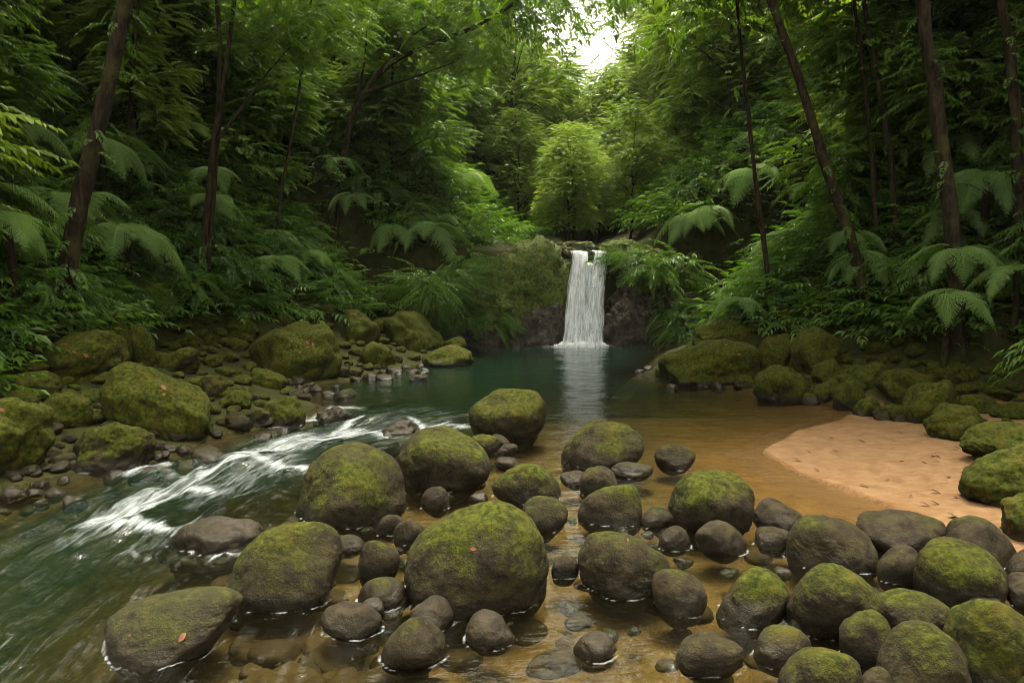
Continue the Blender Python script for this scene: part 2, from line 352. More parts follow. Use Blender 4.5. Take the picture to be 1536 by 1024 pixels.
ground = link('ground', mesh_np('ground', np.stack([X, Y, Z], 1), F, attrs={'bed': ('FLOAT', bedm), 'sand': ('FLOAT', right_sand)}, mats=[M_GROUND])); ground['kind'] = 'structure'

X, Y, F = grid(np.linspace(2.4, 9.5, 300), np.linspace(4.2, 12.2, 340)); S = sdist(X, Y)
bz = height(X, Y, False) + .016 * fbm2(X * 3.2, Y * 4.0, 23, 3) * sstep(.1, .6, S) + .035 * fbm2(X * 1.1, Y * 1.1, 21) + .012 * fbm2(X * 5, Y * 5, 22)
edge = np.minimum(np.minimum(sstep(-.9, -.3, S), 1 - sstep(beach_w(Y) - .1, beach_w(Y) + .7, S)), sstep(4.4, 5.0, Y) * (1 - sstep(11.2, 11.9, Y)))
Zb = np.maximum(bz, height(X, Y)) + .008 - .12 * (1 - edge)
beach = link('beach', mesh_np('beach', np.stack([X, Y, Zb], 1), F, mats=[M_BEACH])); beach['kind'] = 'structure'

# ------------------------------------------------------------------ stones
_ico = {}
def ico(sub):
    if sub not in _ico:
        bm = bmesh.new(); bmesh.ops.create_icosphere(bm, subdivisions=sub, radius=1); 
        V = np.array([v.co[:] for v in bm.verts]); F = np.array([[q.index for q in f.verts] for f in bm.faces]); bm.free(); _ico[sub] = (V / np.linalg.norm(V, axis=1)[:, None], F)
    return _ico[sub]
def rock_shape(seed, sub=5, planes=13, p=9, rough=.07, fine=.012, ridged=0.0, boxy=0.0):
    rng = np.random.RandomState(seed); D, F = ico(sub); N = rng.normal(size=(planes, 3)); N /= np.linalg.norm(N, axis=1)[:, None]
    d = rng.uniform(.78, 1.08, planes); q = np.maximum(D @ N.T, 0) / d; q0 = .82
    r = (np.sum(q ** p, 1) + q0 ** p) ** (-1 / p); V = D * r[:, None]
    if boxy: V = np.sign(D) * np.abs(D) ** boxy; r = 1
    V *= (1 + rough * 2.2 * fbm(D * 1.5 + seed, seed, 2) + rough * .6 * fbm(D * 4.2, seed + 7, 3) + fine * fbm(D * 15, seed + 3, 2))[:, None]
    if ridged: V *= (1 + ridged * fbm(D * 2.6 + seed, seed + 9, 4, True))[:, None]
    lo, hi = V.min(0), V.max(0); return (V - (lo + hi) / 2) / ((hi - lo) / 2), F
RINGS = []; ROCKS = {}
def place_rock(bb, seed, moss, skew=0.0, name='boulder', depth=.85, sub=5, mat=None, rough=.07, p=9, planes=13, ridged=0.0, lift=None, embed=.5, tilt=0.0, fine=.012, boxy=0.0, vary=.14):
    x0, y0, x1, y1 = bb; xc = (x0 + x1) / 2
    f = hit(xc, y1) if lift is None else at_y(xc, y1, lift)
    zb = max(H1(f[0], f[1]), 0) if lift is None else f[2]; yc = f[1]
    for _ in range(4):
        dep = (np.array([0, yc, zb]) - ORI) @ _F; rx = (x1 - x0) / 2 * dep / FPX; yc = f[1] + rx * depth * .78
    ztop = at_y(xc, y0, yc - .15 * rx * depth)[2]; h = max(ztop - zb, .03); e = embed * h; rz = (h + e) / 2
    vr = np.random.RandomState(seed + 5); planes = int(np.clip(planes + vr.randint(-5, 5), 7, 24)); p = max(4, p + vr.randint(-3, 3)); va = vary; tilt = tilt + vr.uniform(-va, va); skew = skew + vr.uniform(-va, va)
    V, F = rock_shape(seed, sub, planes, p, rough, fine, ridged, boxy)
    V = V.copy(); V[:, 0] += skew * V[:, 2]; V[:, 2] += tilt * V[:, 0]
    lo, hi = V.min(0), V.max(0); V = (V - (lo + hi) / 2) / ((hi - lo) / 2)
    V = V * np.array([rx, rx * depth, rz]); c = np.array([at_y(xc, y1, yc)[0], yc, zb - e + rz]); base = np.array([c[0], c[1], zb])
    V = V + c - base
    o = link(name, mesh_np(name, V, F, mats=[mat or M_ROCK]), loc=base); o['moss'] = float(moss)
    W = V + base; m = np.abs(W[:, 2]) < .03 + .05 * rx
    if m.sum() > 8 and abs(zb) < .1: RINGS.append((base[0], base[1], W[m][:, 0], W[m][:, 1], rx * 1.2))
    return o, W

G_MID, G_LB, G_RB = 'boulders standing in the stream', 'mossy boulders on the left bank', 'mossy boulders on the right bank'
# bbox in the photograph (used only to find where each stone stands), moss amount, skew, label
MIDS = [
 ((703,584,821,662), .55, -.05, 'mossy domed boulder standing alone farthest out in the pool'),
 ((594,645,737,735), .42, -.1, 'broad brown boulder with moss rim in front of the lone pool boulder'),
 ((440,674,606,792), .42, -.05, 'large pointed brown boulder at the edge of the rapids'),
 ((842,635,963,703), .38, .3, 'smooth boulder sloping down to the left beside the shallow sandy water'),
 ((738,694,842,754), .60, -.1, 'mid-size green boulder just behind the biggest boulder'),
 ((866,628,912,659), .40, .1, 'small mossy stone peeping out behind the left-sloping boulder'),
 ((983,669,1043,704), .35, 0, 'small rounded stone alone between the left-sloping boulder and the sand'),
 ((915,693,981,717), .15, 0, 'low flat stone in front of the left-sloping boulder'),
 ((840,708,884,730), .15, 0, 'flat dull stone left of the small round dark stone'),
 ((867,701,926,743), .28, 0, 'small round dark stone behind the peaked boulder'),
 ((865,728,962,788), .40, 0, 'peaked boulder with mossy crest in mid stream'),
 ((779,746,852,798), .22, 0, 'dull brown stone at the right shoulder of the biggest boulder'),
 ((1004,710,1126,798), .45, 0, 'tall rounded boulder with mossy left side near the wet sand'),
 ((607,757,823,920), .50, 0, 'biggest boulder of all, bright green moss over its crown'),
 ((867,800,1005,894), .40, -.05, 'flat-topped round boulder right of the biggest boulder'),
 ((346,793,510,914), .48, 0, 'mossy boulder with bare grey crown beside the rapids'),
 ((538,809,602,866), .22, 0, 'round olive stone between the grey-crowned boulder and the biggest boulder'),
 ((497,802,546,833), .10, 0, 'low dark stone touching the grey-crowned boulder'),
 ((155,897,352,998), .50, .1, 'half-sunk flat boulder with a fallen leaf in the deep corner water'),
 ((484,908,575,957), .14, 0, 'dark wet stone with a white waterline in the front shallows'),
 ((571,932,668,1006), .14, 0, 'pyramid-like wet stone with white waterline below the biggest boulder'),
 ((536,868,615,913), .16, 0, 'low brown stone behind the dark wet stone'),
 ((538,899,577,926), .10, 0, 'tiny stone resting against the low brown stone'),
 ((614,898,680,947), .06, 0, 'blackish stone at the foot of the biggest boulder, left side'),
 ((698,920,772,972), .06, 0, 'blackish stone at the foot of the biggest boulder, right side'),
 ((826,832,868,869), .08, 0, 'small dark stone wedged right beside the biggest boulder'),
 ((977,860,1060,923), .20, 0, 'round dark stone in front of the flat-topped boulder'),
 ((860,954,925,990), .05, 0, 'barely emergent stone in the silvery reflection'),
 ((1010,952,1113,1012), .18, .15, 'low pointed stone with curved white waterline in the front water'),
 ((1073,857,1184,937), .30, .05, 'wide rounded stone left of the tall green ball boulder'),
 ((1178,845,1308,960), .40, 0, 'tall ball-shaped green boulder leading the front right pile'),
 ((1129,942,1216,1002), .20, .1, 'low brown stone at the foot of the ball-shaped boulder'),
 ((1040,782,1116,833), .18, 0, 'small triangular stone in front of the tall rounded boulder'),
 ((987,790,1035,825), .08, 0, 'tiny dark stone left of the small triangular stone'),
 ((961,760,1010,793), .14, 0, 'small grey stone between the peaked and the tall rounded boulders'),
 ((1132,752,1208,796), .22, 0, 'dark humped stone at the edge of the wet sand'),
 ((1132,793,1192,827), .14, 0, 'low stone just in front of the humped wet-sand stone'),
 ((1177,779,1308,856), .30, -.05, 'long dome boulder behind the ball-shaped boulder'),
 ((1287,771,1408,831), .22, 0, 'long brown boulder lying at the tip of the beach'),
 ((1316,820,1385,878), .22, .1, 'small round stone between the long dome and the egg-shaped boulder'),
 ((1373,817,1513,912), .32, 0, 'egg-shaped olive boulder in the front right pile'),
 ((1420,780,1518,851), .22, 0, 'grey-brown boulder behind the egg-shaped boulder on the sand'),
 ((1300,891,1424,967), .30, 0, 'flat olive boulder half hidden behind the front pile'),
 ((1258,923,1334,1002), .26, .05, 'upright oval stone wedged beside the ball-shaped boulder'),
 ((1310,937,1450,1066), .40, 0, 'large olive boulder cut by the lower edge of the picture'),
 ((1167,976,1290,1070), .40, 0, 'mossy low boulder at the bottom edge below the oval stone'),
 ((1423,897,1575,1050), .60, -.05, 'bright green boulder in the lower right corner'),
 ((1443,895,1500,925), .20, 0, 'little flat stone behind the bright green corner boulder'),
 ((1507,822,1570,872), .20, 0, 'brown stone cut by the right edge below the beach'),
 ((1508,862,1570,910), .15, 0, 'flat dark stone at the right edge above the corner boulder'),
 ((1285,1004,1345,1060), .25, 0, 'small stone between the two boulders at the bottom edge'),
 ((1497,1005,1580,1070), .60, 0, 'mossy stone in the very bottom right corner'),
 ((590,778,636,818), .06, 0, 'small leaning stone left of the biggest boulder'),
 ((567,770,607,803), .08, 0, 'small stone at the foot of the large pointed boulder'),
 ((632,730,674,766), .10, 0, 'knobbly little stone behind the biggest boulder'),
 ((703,652,750,682), .45, 0, 'little mossy stone between the lone and the broad boulder'),
 ((731,651,766,673), .12, 0, 'little grey stone at the foot of the lone pool boulder'),
 ((745,665,777,682), .08, 0, 'flat grey pebble in front of the little grey stone'),
 ((742,686,778,704), .05, 0, 'flat wet stone above the mid-size green boulder'),
 ((1180,915,1230,950), .10, 0, 'brown pebble in the gap left of the ball-shaped boulder'),
]
for i, (bb, mo, sk, lb) in enumerate(MIDS):
    nm = 'boulder' if bb[2] - bb[0] > 90 else 'river_stone'
    o, W = place_rock(bb, 100 + i * 7, mo * .86, sk, nm, sub=6 if bb[2] - bb[0] > 100 else 5, p=4, rough=.032, planes=20, vary=.04)
    tag(o, lb, 'boulder' if nm == 'boulder' else 'stone', G_MID if nm == 'boulder' else 'smaller stones in the stream'); ROCKS[i] = (o, W)
    if i in (18, 23, 24, 27): o['wet'] = .35

# water-washed stones in the rapids
for i, (bb, lb) in enumerate([((232,768,398,826), 'dark boulder awash in the rapids with water sliding over it'), ((535,626,632,656), 'black boulder just under the lip of the cascade'),
                              ((466,606,530,634), 'wet stone at the left end of the cascade with foam around it')]):
    o, W = place_rock(bb, 900 + i, .05, 0, 'boulder', sub=6, rough=.1, embed=1.5); o['wet'] = .6; o.location.z -= (.04, .05, .03)[i]; tag(o, lb, 'boulder', G_MID)

LB = [
 ((-90,596,70,727), .85, .1, 'big moss-covered boulder cut by the left edge of the picture'),
 ((108,632,228,707), .55, 0, 'boulder with mossy top and bare grey side at the water edge'),
 ((170,541,328,657), .85, -.15, 'large angular moss-covered boulder leaning over the rapids'),
 ((64,588,140,647), .75, 0, 'mossy stone behind the grey-sided boulder'),
 ((55,493,187,575), .80, 0, 'wide dark mossy boulder with fallen leaves on its back'),
 ((160,466,198,545), .85, 0, 'upright mossy slab behind the wide dark boulder'),
 ((190,484,236,548), .80, -.1, 'second upright mossy slab, right of the first'),
 ((368,482,516,571), .85, 0, 'huge rounded mossy boulder with a patch of fallen leaves beside the pool'),
 ((396,594,460,639), .70, -.1, 'low mossy stone dipping into the water above the cascade'),
 ((505,464,570,517), .85, 0, 'mossy boulder standing behind the huge leaf-strewn boulder'),
 ((575,466,665,523), .85, 0, 'flat-topped mossy boulder under the ferns by the pool'),
 ((605,497,643,528), .85, 0, 'round mossy stone leaning on the flat-topped boulder'),
 ((632,518,711,550), .85, -.1, 'low mossy boulder jutting out into the pool'),
 ((538,512,592,553), .80, 0, 'mossy stone right of the huge leaf-strewn boulder'),
 ((8,556,92,602), .80, 0, 'mossy stone below the wide dark boulder at the left'),
 ((-5,582,66,618), .80, 0, 'dark mossy stone touching the left-edge boulder'),
 ((-10,530,60,563), .75, 0, 'shadowed mossy stone under the ferns at the far left'),
 ((38,612,72,642), .75, 0, 'small mossy stone beside the left-edge boulder'),
 ((375,551,430,582), .80, 0, 'mossy stone at the foot of the huge leaf-strewn boulder'),
 ((370,612,407,641), .35, 0, 'small bare stone at the waterline above the rapids'),
 ((335,614,373,645), .30, 0, 'bare round stone beside the large angular boulder'),
 ((330,584,379,617), .70, 0, 'mossy stone between the large angular boulder and the water'),
 ((298,562,342,597), .55, 0, 'greyish stone at the shoulder of the large angular boulder'),
 ((335,474,385,508), .80, 0, 'dark mossy stone under the bushes left of the huge boulder'),
 ((660,505,700,528), .80, 0, 'mossy stone at the far end of the left shore'),
 ((236,520,300,560), .85, 0, 'mossy lump of bank rock above the large angular boulder'),
]
for i, (bb, mo, sk, lb) in enumerate(LB):
    o, W = place_rock(bb, 300 + i * 5, mo, sk, 'boulder', sub=6 if bb[2] - bb[0] > 100 else 5, rough=.075, p=11, planes=11)
    tag(o, lb, 'boulder', G_LB); ROCKS['L%d' % i] = (o, W)
RB = [
 ((985,506,1132,579), .85, .15, 'huge sloping mossy boulder running down into the pool'),
 ((1130,547,1218,602), .85, 0, 'rounded mossy boulder at the waterline right of the huge sloping one'),
 ((1030,478,1137,522), .85, .2, 'long mossy ledge behind the huge sloping boulder'),
 ((1186,488,1256,562), .85, .1, 'tall mossy boulder leaning against the bank'),
 ((1136,500,1195,552), .85, .2, 'mossy boulder between the long ledge and the tall leaning one'),
 ((1250,566,1306,614), .80, 0, 'mossy stone at the corner where sand meets pool'),
 ((1318,552,1402,612), .80, 0, 'dark mossy boulder at the back of the beach'),
 ((1355,570,1437,636), .85, .1, 'pointed mossy boulder on the back of the beach'),
 ((1388,607,1491,663), .85, 0, 'rounded mossy boulder sitting on the sand'),
 ((1450,635,1570,692), .80, 0, 'long mossy boulder at the right edge behind the sand'),
 ((1443,667,1580,764), .80, 0, 'biggest mossy boulder on the beach, cut by the right edge'),
 ((1497,738,1600,817), .75, 0, 'green boulder in front of the biggest beach boulder'),
 ((1438,592,1502,622), .80, 0, 'mossy stone behind the boulder sitting on the sand'),
 ((1488,602,1545,630), .75, 0, 'dark mossy stone at the right edge under the foliage'),
 ((1100,562,1134,584), .80, 0, 'small mossy stone at the waterline between two big boulders'),
 ((1280,595,1322,627), .75, 0, 'mossy stone at the upper edge of the sand'),
 ((1310,608,1347,632), .50, 0, 'small half-bare stone on the upper sand'),
 ((1335,610,1362,634), .60, 0, 'little mossy stone left of the pointed boulder'),
 ((1214,538,1272,574), .80, 0, 'dark mossy stone right of the tall leaning boulder'),
 ((1272,543,1332,584), .80, 0, 'shadowed mossy boulder under the bank plants'),
 ((1218,572,1254,604), .75, 0, 'mossy stone beside the rounded waterline boulder'),
 ((1395,540,1450,585), .75, 0, 'dark mossy boulder beneath the brown trunk'),
]
for i, (bb, mo, sk, lb) in enumerate(RB):
    o, W = place_rock(bb, 500 + i * 5, mo, sk, 'boulder', sub=6 if bb[2] - bb[0] > 100 else 5, rough=.075, p=11, planes=11)
    tag(o, lb, 'boulder', G_RB); ROCKS['R%d' % i] = (o, W)

# heaps of cobbles between the boulders
rng = np.random.RandomState(5)
PROTO_ST = []
for k in range(9):
    V, F = rock_shape(700 + k, 4, 12, 8, .06); PROTO_ST.append(mesh_np('river_stone', V, F, mats=[M_ROCK]))
def scatter_stones(n, zone, szpx, moss, label, group, sink=.35, tries=40):
    pts = []
    for _ in range(n):
        for _ in range(tries):
            q = zone[rng.randint(len(zone))]; px, py = rng.uniform(q[0], q[2]), rng.uniform(q[1], q[3]); s = rng.uniform(*szpx)
            if all((px - a) ** 2 + ((py - b) * 1.6) ** 2 > (.42 * (s + c)) ** 2 for a, b, c in pts): break
        else: continue
        pts.append((px, py, s)); f = hit(px, py); f[2] = max(H1(f[0], f[1]), -.05); dep = (f - ORI) @ _F; r = s / 2 * dep / FPX
        o = link('mossy_cobble' if moss > .5 else 'wet_pebble' if 'pebble' in label else 'river_stone', PROTO_ST[rng.randint(9)], loc=(f[0], f[1] + r * .6, f[2] + r * (.62 - sink) * .9)); o.rotation_euler = (rng.uniform(-.2, .2), rng.uniform(-.2, .2), rng.uniform(0, 6.28))
        o.scale = (r, r * rng.uniform(.75, 1.05), r * rng.uniform(.58, .8)); o['moss'] = float(np.clip(moss + rng.uniform(-.2, .15), 0, 1)); tag(o, label, 'stone', group)
        if moss < .1: o['wet'] = .4
        if 'shoreline' in label: o['wet'] = .3
scatter_stones(105, [(255,512,372,580), (300,540,372,600), (300,520,360,545)], (14, 38), .75, 'small mossy cobble in the heap left of the huge leaf-strewn boulder', 'cobble heap left of the huge boulder')
scatter_stones(64, [(510,515,545,566), (535,540,640,560), (560,505,610,535), (630,510,660,530)], (11, 27), .62, 'small stone on the cobbled spit by the far pool', 'cobbled spit at the far left shore')
scatter_stones(52, [(0,690,60,740), (110,600,180,650), (65,640,112,700), (60,690,110,715), (130,610,180,640), (215,650,260,690)], (18, 38), .2, 'dark cobble between the boulders at the left water edge', 'dark cobbles at the left water edge')
scatter_stones(70, [(0,700,110,765), (110,690,240,722), (230,652,330,692), (330,636,430,658), (430,575,520,600), (500,560,640,572)], (16, 48), .30, 'dark wet pebble along the left shoreline', 'wet pebbles along the left shoreline')
scatter_stones(26, [(325,590,400,640), (415,575,470,600), (300,590,340,640)], (12, 26), .4, 'small stone along the left shore above the cascade', 'stones along the left shore')
scatter_stones(30, [(1190,560,1330,610), (1235,540,1330,590), (1330,590,1370,625)], (16, 36), .78, 'mossy cobble under the right bank between the pool and the sand', 'cobbles under the right bank')
scatter_stones(16, [(1000,555,1140,585), (960,545,1000,565), (1440,590,1536,640)], (12, 26), .7, 'mossy cobble at the foot of the right bank boulders', 'cobbles at the right boulders')
scatter_stones(60, [(650,720,760,780), (480,790,640,830), (560,830,640,900), (800,720,880,790), (930,780,1000,800), (600,700,760,790), (430,780,620,920), (700,880,1100,960), (1000,780,1180,860)], (12, 32), .05, 'little wet stone among the mid stream boulders', 'little wet stones in mid stream', .5)
scatter_stones(22, [(1180,850,1536,1010)], (22, 46), .15, 'brown pebble filling the gaps of the front right pile', 'pebbles in the front right pile', .45)
scatter_stones(66, [(50,575,180,640), (300,470,380,520), (235,472,370,520), (420,462,640,500), (0,505,60,560), (150,520,250,560)], (18, 44), .85, 'mossy bank stone along the foot of the left forest', 'mossy stones at the foot of the left forest')
scatter_stones(56, [(1240,520,1400,585), (1380,560,1536,605), (1050,470,1190,500)], (20, 48), .85, 'mossy bank stone along the foot of the right forest', 'mossy stones at the foot of the right forest')
SUNK = []
for k in range(5):
    me = PROTO_ST[k].copy(); me.materials.clear(); me.materials.append(M_SUNK); SUNK.append(me)
# stones lying under the clear front water
for k in range(130):
    px, py = rng.uniform(330, 1180), rng.uniform(800, 1060)
    if k < 50: px, py = rng.uniform(360, 640), rng.uniform(915, 1040)
    f = at(px, py); g = H1(f[0], f[1]); r = rng.uniform(.06, .17); hz = min(r * .55, max(-g - .012, .02))
    o = link('sunken_stone', SUNK[rng.randint(5)], loc=(f[0], f[1], g)); o.scale = (r, r * rng.uniform(.7, 1), hz); o.rotation_euler = (0, 0, rng.uniform(0, 6.28)); o['moss'] = 0.0
    tag(o, 'rusty brown stone lying under the clear front water', 'stone', 'stones under the clear front water')

# ------------------------------------------------------------------ cliff round the waterfall
CL = [((712,350,866,560), 1.0, 23.5, .0, 'mossy_cliff', 'broad moss-covered rock face left of the waterfall', .55, .62),
      ((640,425,790,535), .85, 22.9, .0, 'mossy_cliff', 'lower mossy rock shoulder at the back left of the pool', .6, .8),
      ((778,452,852,524), .06, 23.1, .0, 'wet_rock', 'dark wet broken rock at the left foot of the waterfall', .7, .8),
      ((898,446,985,532), .10, 22.95, .1, 'wet_rock', 'dark wet faceted rock at the right foot of the waterfall', .6, .8),
      ((960,468,1060,532), .35, 22.9, .0, 'wet_rock', 'low dark rock at the back right corner of the pool', .6, .9),
      ((902,368,1060,540), .45, 23.7, .1, 'mossy_cliff', 'shaded rock face right of the waterfall', .6, .65),
      ((892,356,960,392), .80, 24.0, .0, 'mossy_cliff', 'pale mossy ledge above the right side of the waterfall', .8, .9),
      ((826,361,912,392), .45, 25.0, .0, 'wet_rock', 'low wet rock behind the lip of the waterfall', .5, .7)]
for i, (bb, mo, yy, sk, nm, lb, dp, bx) in enumerate(CL):
    o, W = place_rock(bb, 810 + i * 3, mo, sk, nm, depth=dp, sub=6, mat=M_CLIFF, rough=.12, p=12, planes=13, ridged=.17 if nm == 'wet_rock' and i != 7 else .10, lift=yy, embed=.25, fine=.03, boxy=bx); tag(o, lb, 'rock face' if nm == 'mossy_cliff' else 'rock')

# ------------------------------------------------------------------ waterfall
def curtain(rows, seed, nu=26, ntt=70):
    parts = []; fl = []; de = []
    for L in range(3):
        t = np.linspace(0, 1, ntt); py = np.interp(t, np.linspace(0, 1, len(rows)), [r[0] for r in rows]); x0 = np.interp(t, np.linspace(0, 1, len(rows)), [r[1] for r in rows]); x1 = np.interp(t, np.linspace(0, 1, len(rows)), [r[2] for r in rows])
        uu = np.linspace(0, 1, nu); V = []
        for a in range(ntt):
            Yp = 24.5 - 1.15 * min(t[a] / .10, 1) if t[a] < .10 else 23.35 - .38 * ((t[a] - .10) / .9) ** .6
            Yp -= .07 * L; sh = 3 * (L - 1) * (1 if L else -1) * .5
            for b in range(nu):
                px = x0[a] + (x1[a] - x0[a]) * uu[b] + sh * t[a]
                V.append(at_y(px, py[a], 23.3) * np.array([1, 0, 1]) + np.array([0, Yp - .10 * math.sin(math.pi * uu[b]), 0]))
        V = np.array(V); tt = np.repeat(t, nu); ub = np.tile(uu, ntt)
        V[:, 1] -= .26 * fbm(np.stack([ub * 7 + L * 9, tt * 2.2, np.full_like(tt, seed)], 1), seed + L, 3) * sstep(.05, .3, tt)
        V[:, 0] += .07 * fbm(np.stack([ub * 4 + L * 5, tt * 3, np.full_like(tt, seed)], 1), seed + L + 5, 3)
        i, j = np.meshgrid(np.arange(ntt - 1), np.arange(nu - 1), indexing='ij'); k = (i * nu + j).ravel()
        parts.append((V, np.stack([k, k + 1, k + nu + 1, k + nu], 1)))
        fl.append(np.stack([ub * (x1 - x0).mean() / 44 + L * 3.3 + seed, tt * 3.2 + L, np.zeros_like(tt)], 1))
        de.append(.20 - .42 * np.abs(2 * ub - 1) ** 3 - .10 * L + .06 * sstep(.5, 1, tt))
    V, F = cat_geo(parts); return V, F, np.concatenate(fl), np.concatenate(de)
fall = link('waterfall', None, loc=(2.3, 23.2, 0)); tag(fall, 'white waterfall dropping in two strands over the mossy cliff', 'waterfall')
for sd, rows in ((3, [(374,857,883), (382,857,883), (420,851,883), (455,846,884), (495,841,885), (521,836,887)]), (8, [(373,888,913), (381,888,911), (410,883,909), (440,877,906), (480,872,904), (521,868,904)]), (13, [(392,879,889), (398,879,889), (430,873,892), (470,867,895), (500,864,896), (521,860,898)])):
    V, F, fl, de = curtain(rows, sd); V = V - np.array([2.3, 23.2, 0])
    link('water_curtain', mesh_np('water_curtain', V, F, attrs={'flow': ('FLOAT_VECTOR', fl), 'dense': ('FLOAT', de)}, mats=[M_FALL]), fall)

rs = np.random.RandomState(2); pl = []
for k in range(34):                                                    # churned foam where the water lands
    V, F = ico(2); q = rs.uniform(.05, .15); V = V * np.array([q * 1.5, q, q * rs.uniform(.6, 1.3)]) * (1 + .35 * fbm(V * 2 + k, k, 2))[:, None]
    a = rs.uniform(-1, 1); pl.append((V + np.array([a * .85 + .02, -.25 + .28 * rs.uniform(-1, 1) * (1 - abs(a)), .02 + .05 * (1 - abs(a))]), F))
V, F = cat_geo(pl); link('splash_foam', mesh_np('splash_foam', V, F, attrs={'flow': ('FLOAT_VECTOR', V * np.array([1, 1, 0]) * 2), 'dense': ('FLOAT', np.full(len(V), .12))}, mats=[M_FALL]), fall)

# ------------------------------------------------------------------ water sheet
vy = np.exp(np.linspace(math.log(1.2), math.log(24.1), 520)); ux = np.linspace(-1.35, 1.25, 640)
UX, VY = np.meshgrid(ux, vy); X = (UX * (VY + 1.5)).ravel(); Y = VY.ravel(); _, _, F = grid(ux, vy)
S = sdist(X, Y); U, Vv = flow_uv(X, Y); D = np.maximum(-height(X, Y), 0)
band = np.exp(-(Vv / (.95 + .12 * U)) ** 2); rapid = band * sstep(1.0, 2.2, U) * sstep(-.1, .35, -S)
foam = np.zeros(len(X))
def streak(a, b, wd, amt, a_px=True):
    global foam
    pa, pb = at(*a)[:2], at(*b)[:2]; ab = pb - pa; P = np.stack([X, Y], 1); t = np.clip(((P - pa) @ ab) / (ab @ ab), 0, 1); d = np.hypot(*(P - pa - t[:, None] * ab).T)
    foam = np.maximum(foam, amt * np.exp(-(d / wd) ** 2))
for a, b, wd, am in [((660,636),(590,652),.20,1.0), ((700,640),(655,636),.16,.8), ((590,652),(520,648),.24,.95), ((530,612),(470,630),.22,.95), ((470,628),(420,640),.2,.8), ((520,652),(400,672),.34,.9), ((450,655),(350,690),.32,.85),
                     ((455,703),(360,694),.14,.95), ((360,694),(300,716),.13,.95), ((300,716),(270,740),.12,.6), ((350,700),(240,740),.26,.75), ((245,705),(190,716),.12,1.0), ((320,708),(225,712),.14,.7), ((320,735),(225,740),.12,.9), ((240,740),(150,785),.26,.85),
                     ((245,800),(170,786),.13,1.0), ((200,790),(90,815),.22,.5), ((120,800),(30,830),.25,.3), ((400,815),(330,830),.12,.7), ((300,790),(200,830),.25,.5), ((150,830),(40,860),.3,.15), ((420,690),(330,735),.35,.6), ((545,625),(500,650),.10,1.0), ((620,632),(650,644),.10,1.0), ((620,548),(700,545),.05,.35)]:
    streak(a, b, wd, am)
foam = foam * sstep(-.02, .1, -S)
fx, fy = at(868, 519)[:2]; rr = np.hypot((X - fx) / 1.0, (Y - fy) / .55); splash = np.exp(-(rr / 1.15) ** 2); foam = np.maximum(foam, 2.0 * splash)
foam = np.maximum(foam, .32 * sstep(19, 22.5, Y))
ring = np.zeros(len(X))
for cx, cy_, rxs, rys, ext in RINGS:
    m = np.where((np.abs(X - cx) < ext * 1.5) & (np.abs(Y - cy_) < ext * 1.5))[0]
    if not len(m): continue
    A = np.arctan2(rys - cy_, rxs - cx); Rd = np.hypot(rxs - cx, rys - cy_); bins = np.zeros(48); cnt = np.zeros(48); kb = ((A + np.pi) / (2 * np.pi) * 48).astype(int) % 48
    np.maximum.at(bins, kb, Rd)
    for _ in range(3): bins = np.where(bins > 0, bins, np.roll(bins, 1))
    a2 = (np.arctan2(Y[m] - cy_, X[m] - cx) + np.pi) / (2 * np.pi) * 48 - .5; i0 = np.floor(a2).astype(int); ft = a2 - i0
    Rb = bins[i0 % 48] * (1 - ft) + bins[(i0 + 1) % 48] * ft; dd = np.hypot(X[m] - cx, Y[m] - cy_) - Rb
    ring[m] = np.maximum(ring[m], np.exp(-((dd - .006) / .011) ** 2))
Zw = .010 * fbm2(X * 1.5, Y * 2.4, 31) * sstep(.0, .4, -S)
fq = np.stack([U * .9, Vv * 5, np.zeros_like(U)], 1)
Zw = Zw + rapid * (.060 * fbm(fq, 41, 3) + .035 * fbm(fq * np.array([2.2, 1.6, 1]), 47, 2))
def hump(p, rad, hgt):
    global Zw
    q = at(*p)[:2]; Zw = Zw + hgt * np.exp(-(((X - q[0]) ** 2 + (Y - q[1]) ** 2) / rad ** 2))
hump((585, 632), .42, .13); hump((497, 618), .32, .10); hump((350, 697), .30, .07); hump((400, 692), .35, .06); hump((220, 712), .3, .05); hump((200, 788), .25, .06); hump((255, 800), .2, .05)
Zw = Zw + .004 * ring + .10 * sstep(9.2, 11.5, Y) * 0
keep = (S < .5)[F].any(1)
used = np.unique(F[keep]); rm = np.full(len(X), -1); rm[used] = np.arange(len(used))
water = link('water', mesh_np('water', np.stack([X, Y, Zw], 1)[used], rm[F[keep]], attrs={'depth': ('FLOAT', D[used]), 'rapid': ('FLOAT', rapid[used]), 'foam': ('FLOAT', foam[used]), 'ring': ('FLOAT', ring[used]), 'flow': ('FLOAT_VECTOR', np.stack([U, Vv, np.zeros_like(U)], 1)[used])}, mats=[M_WATER])); water['kind'] = 'structure'

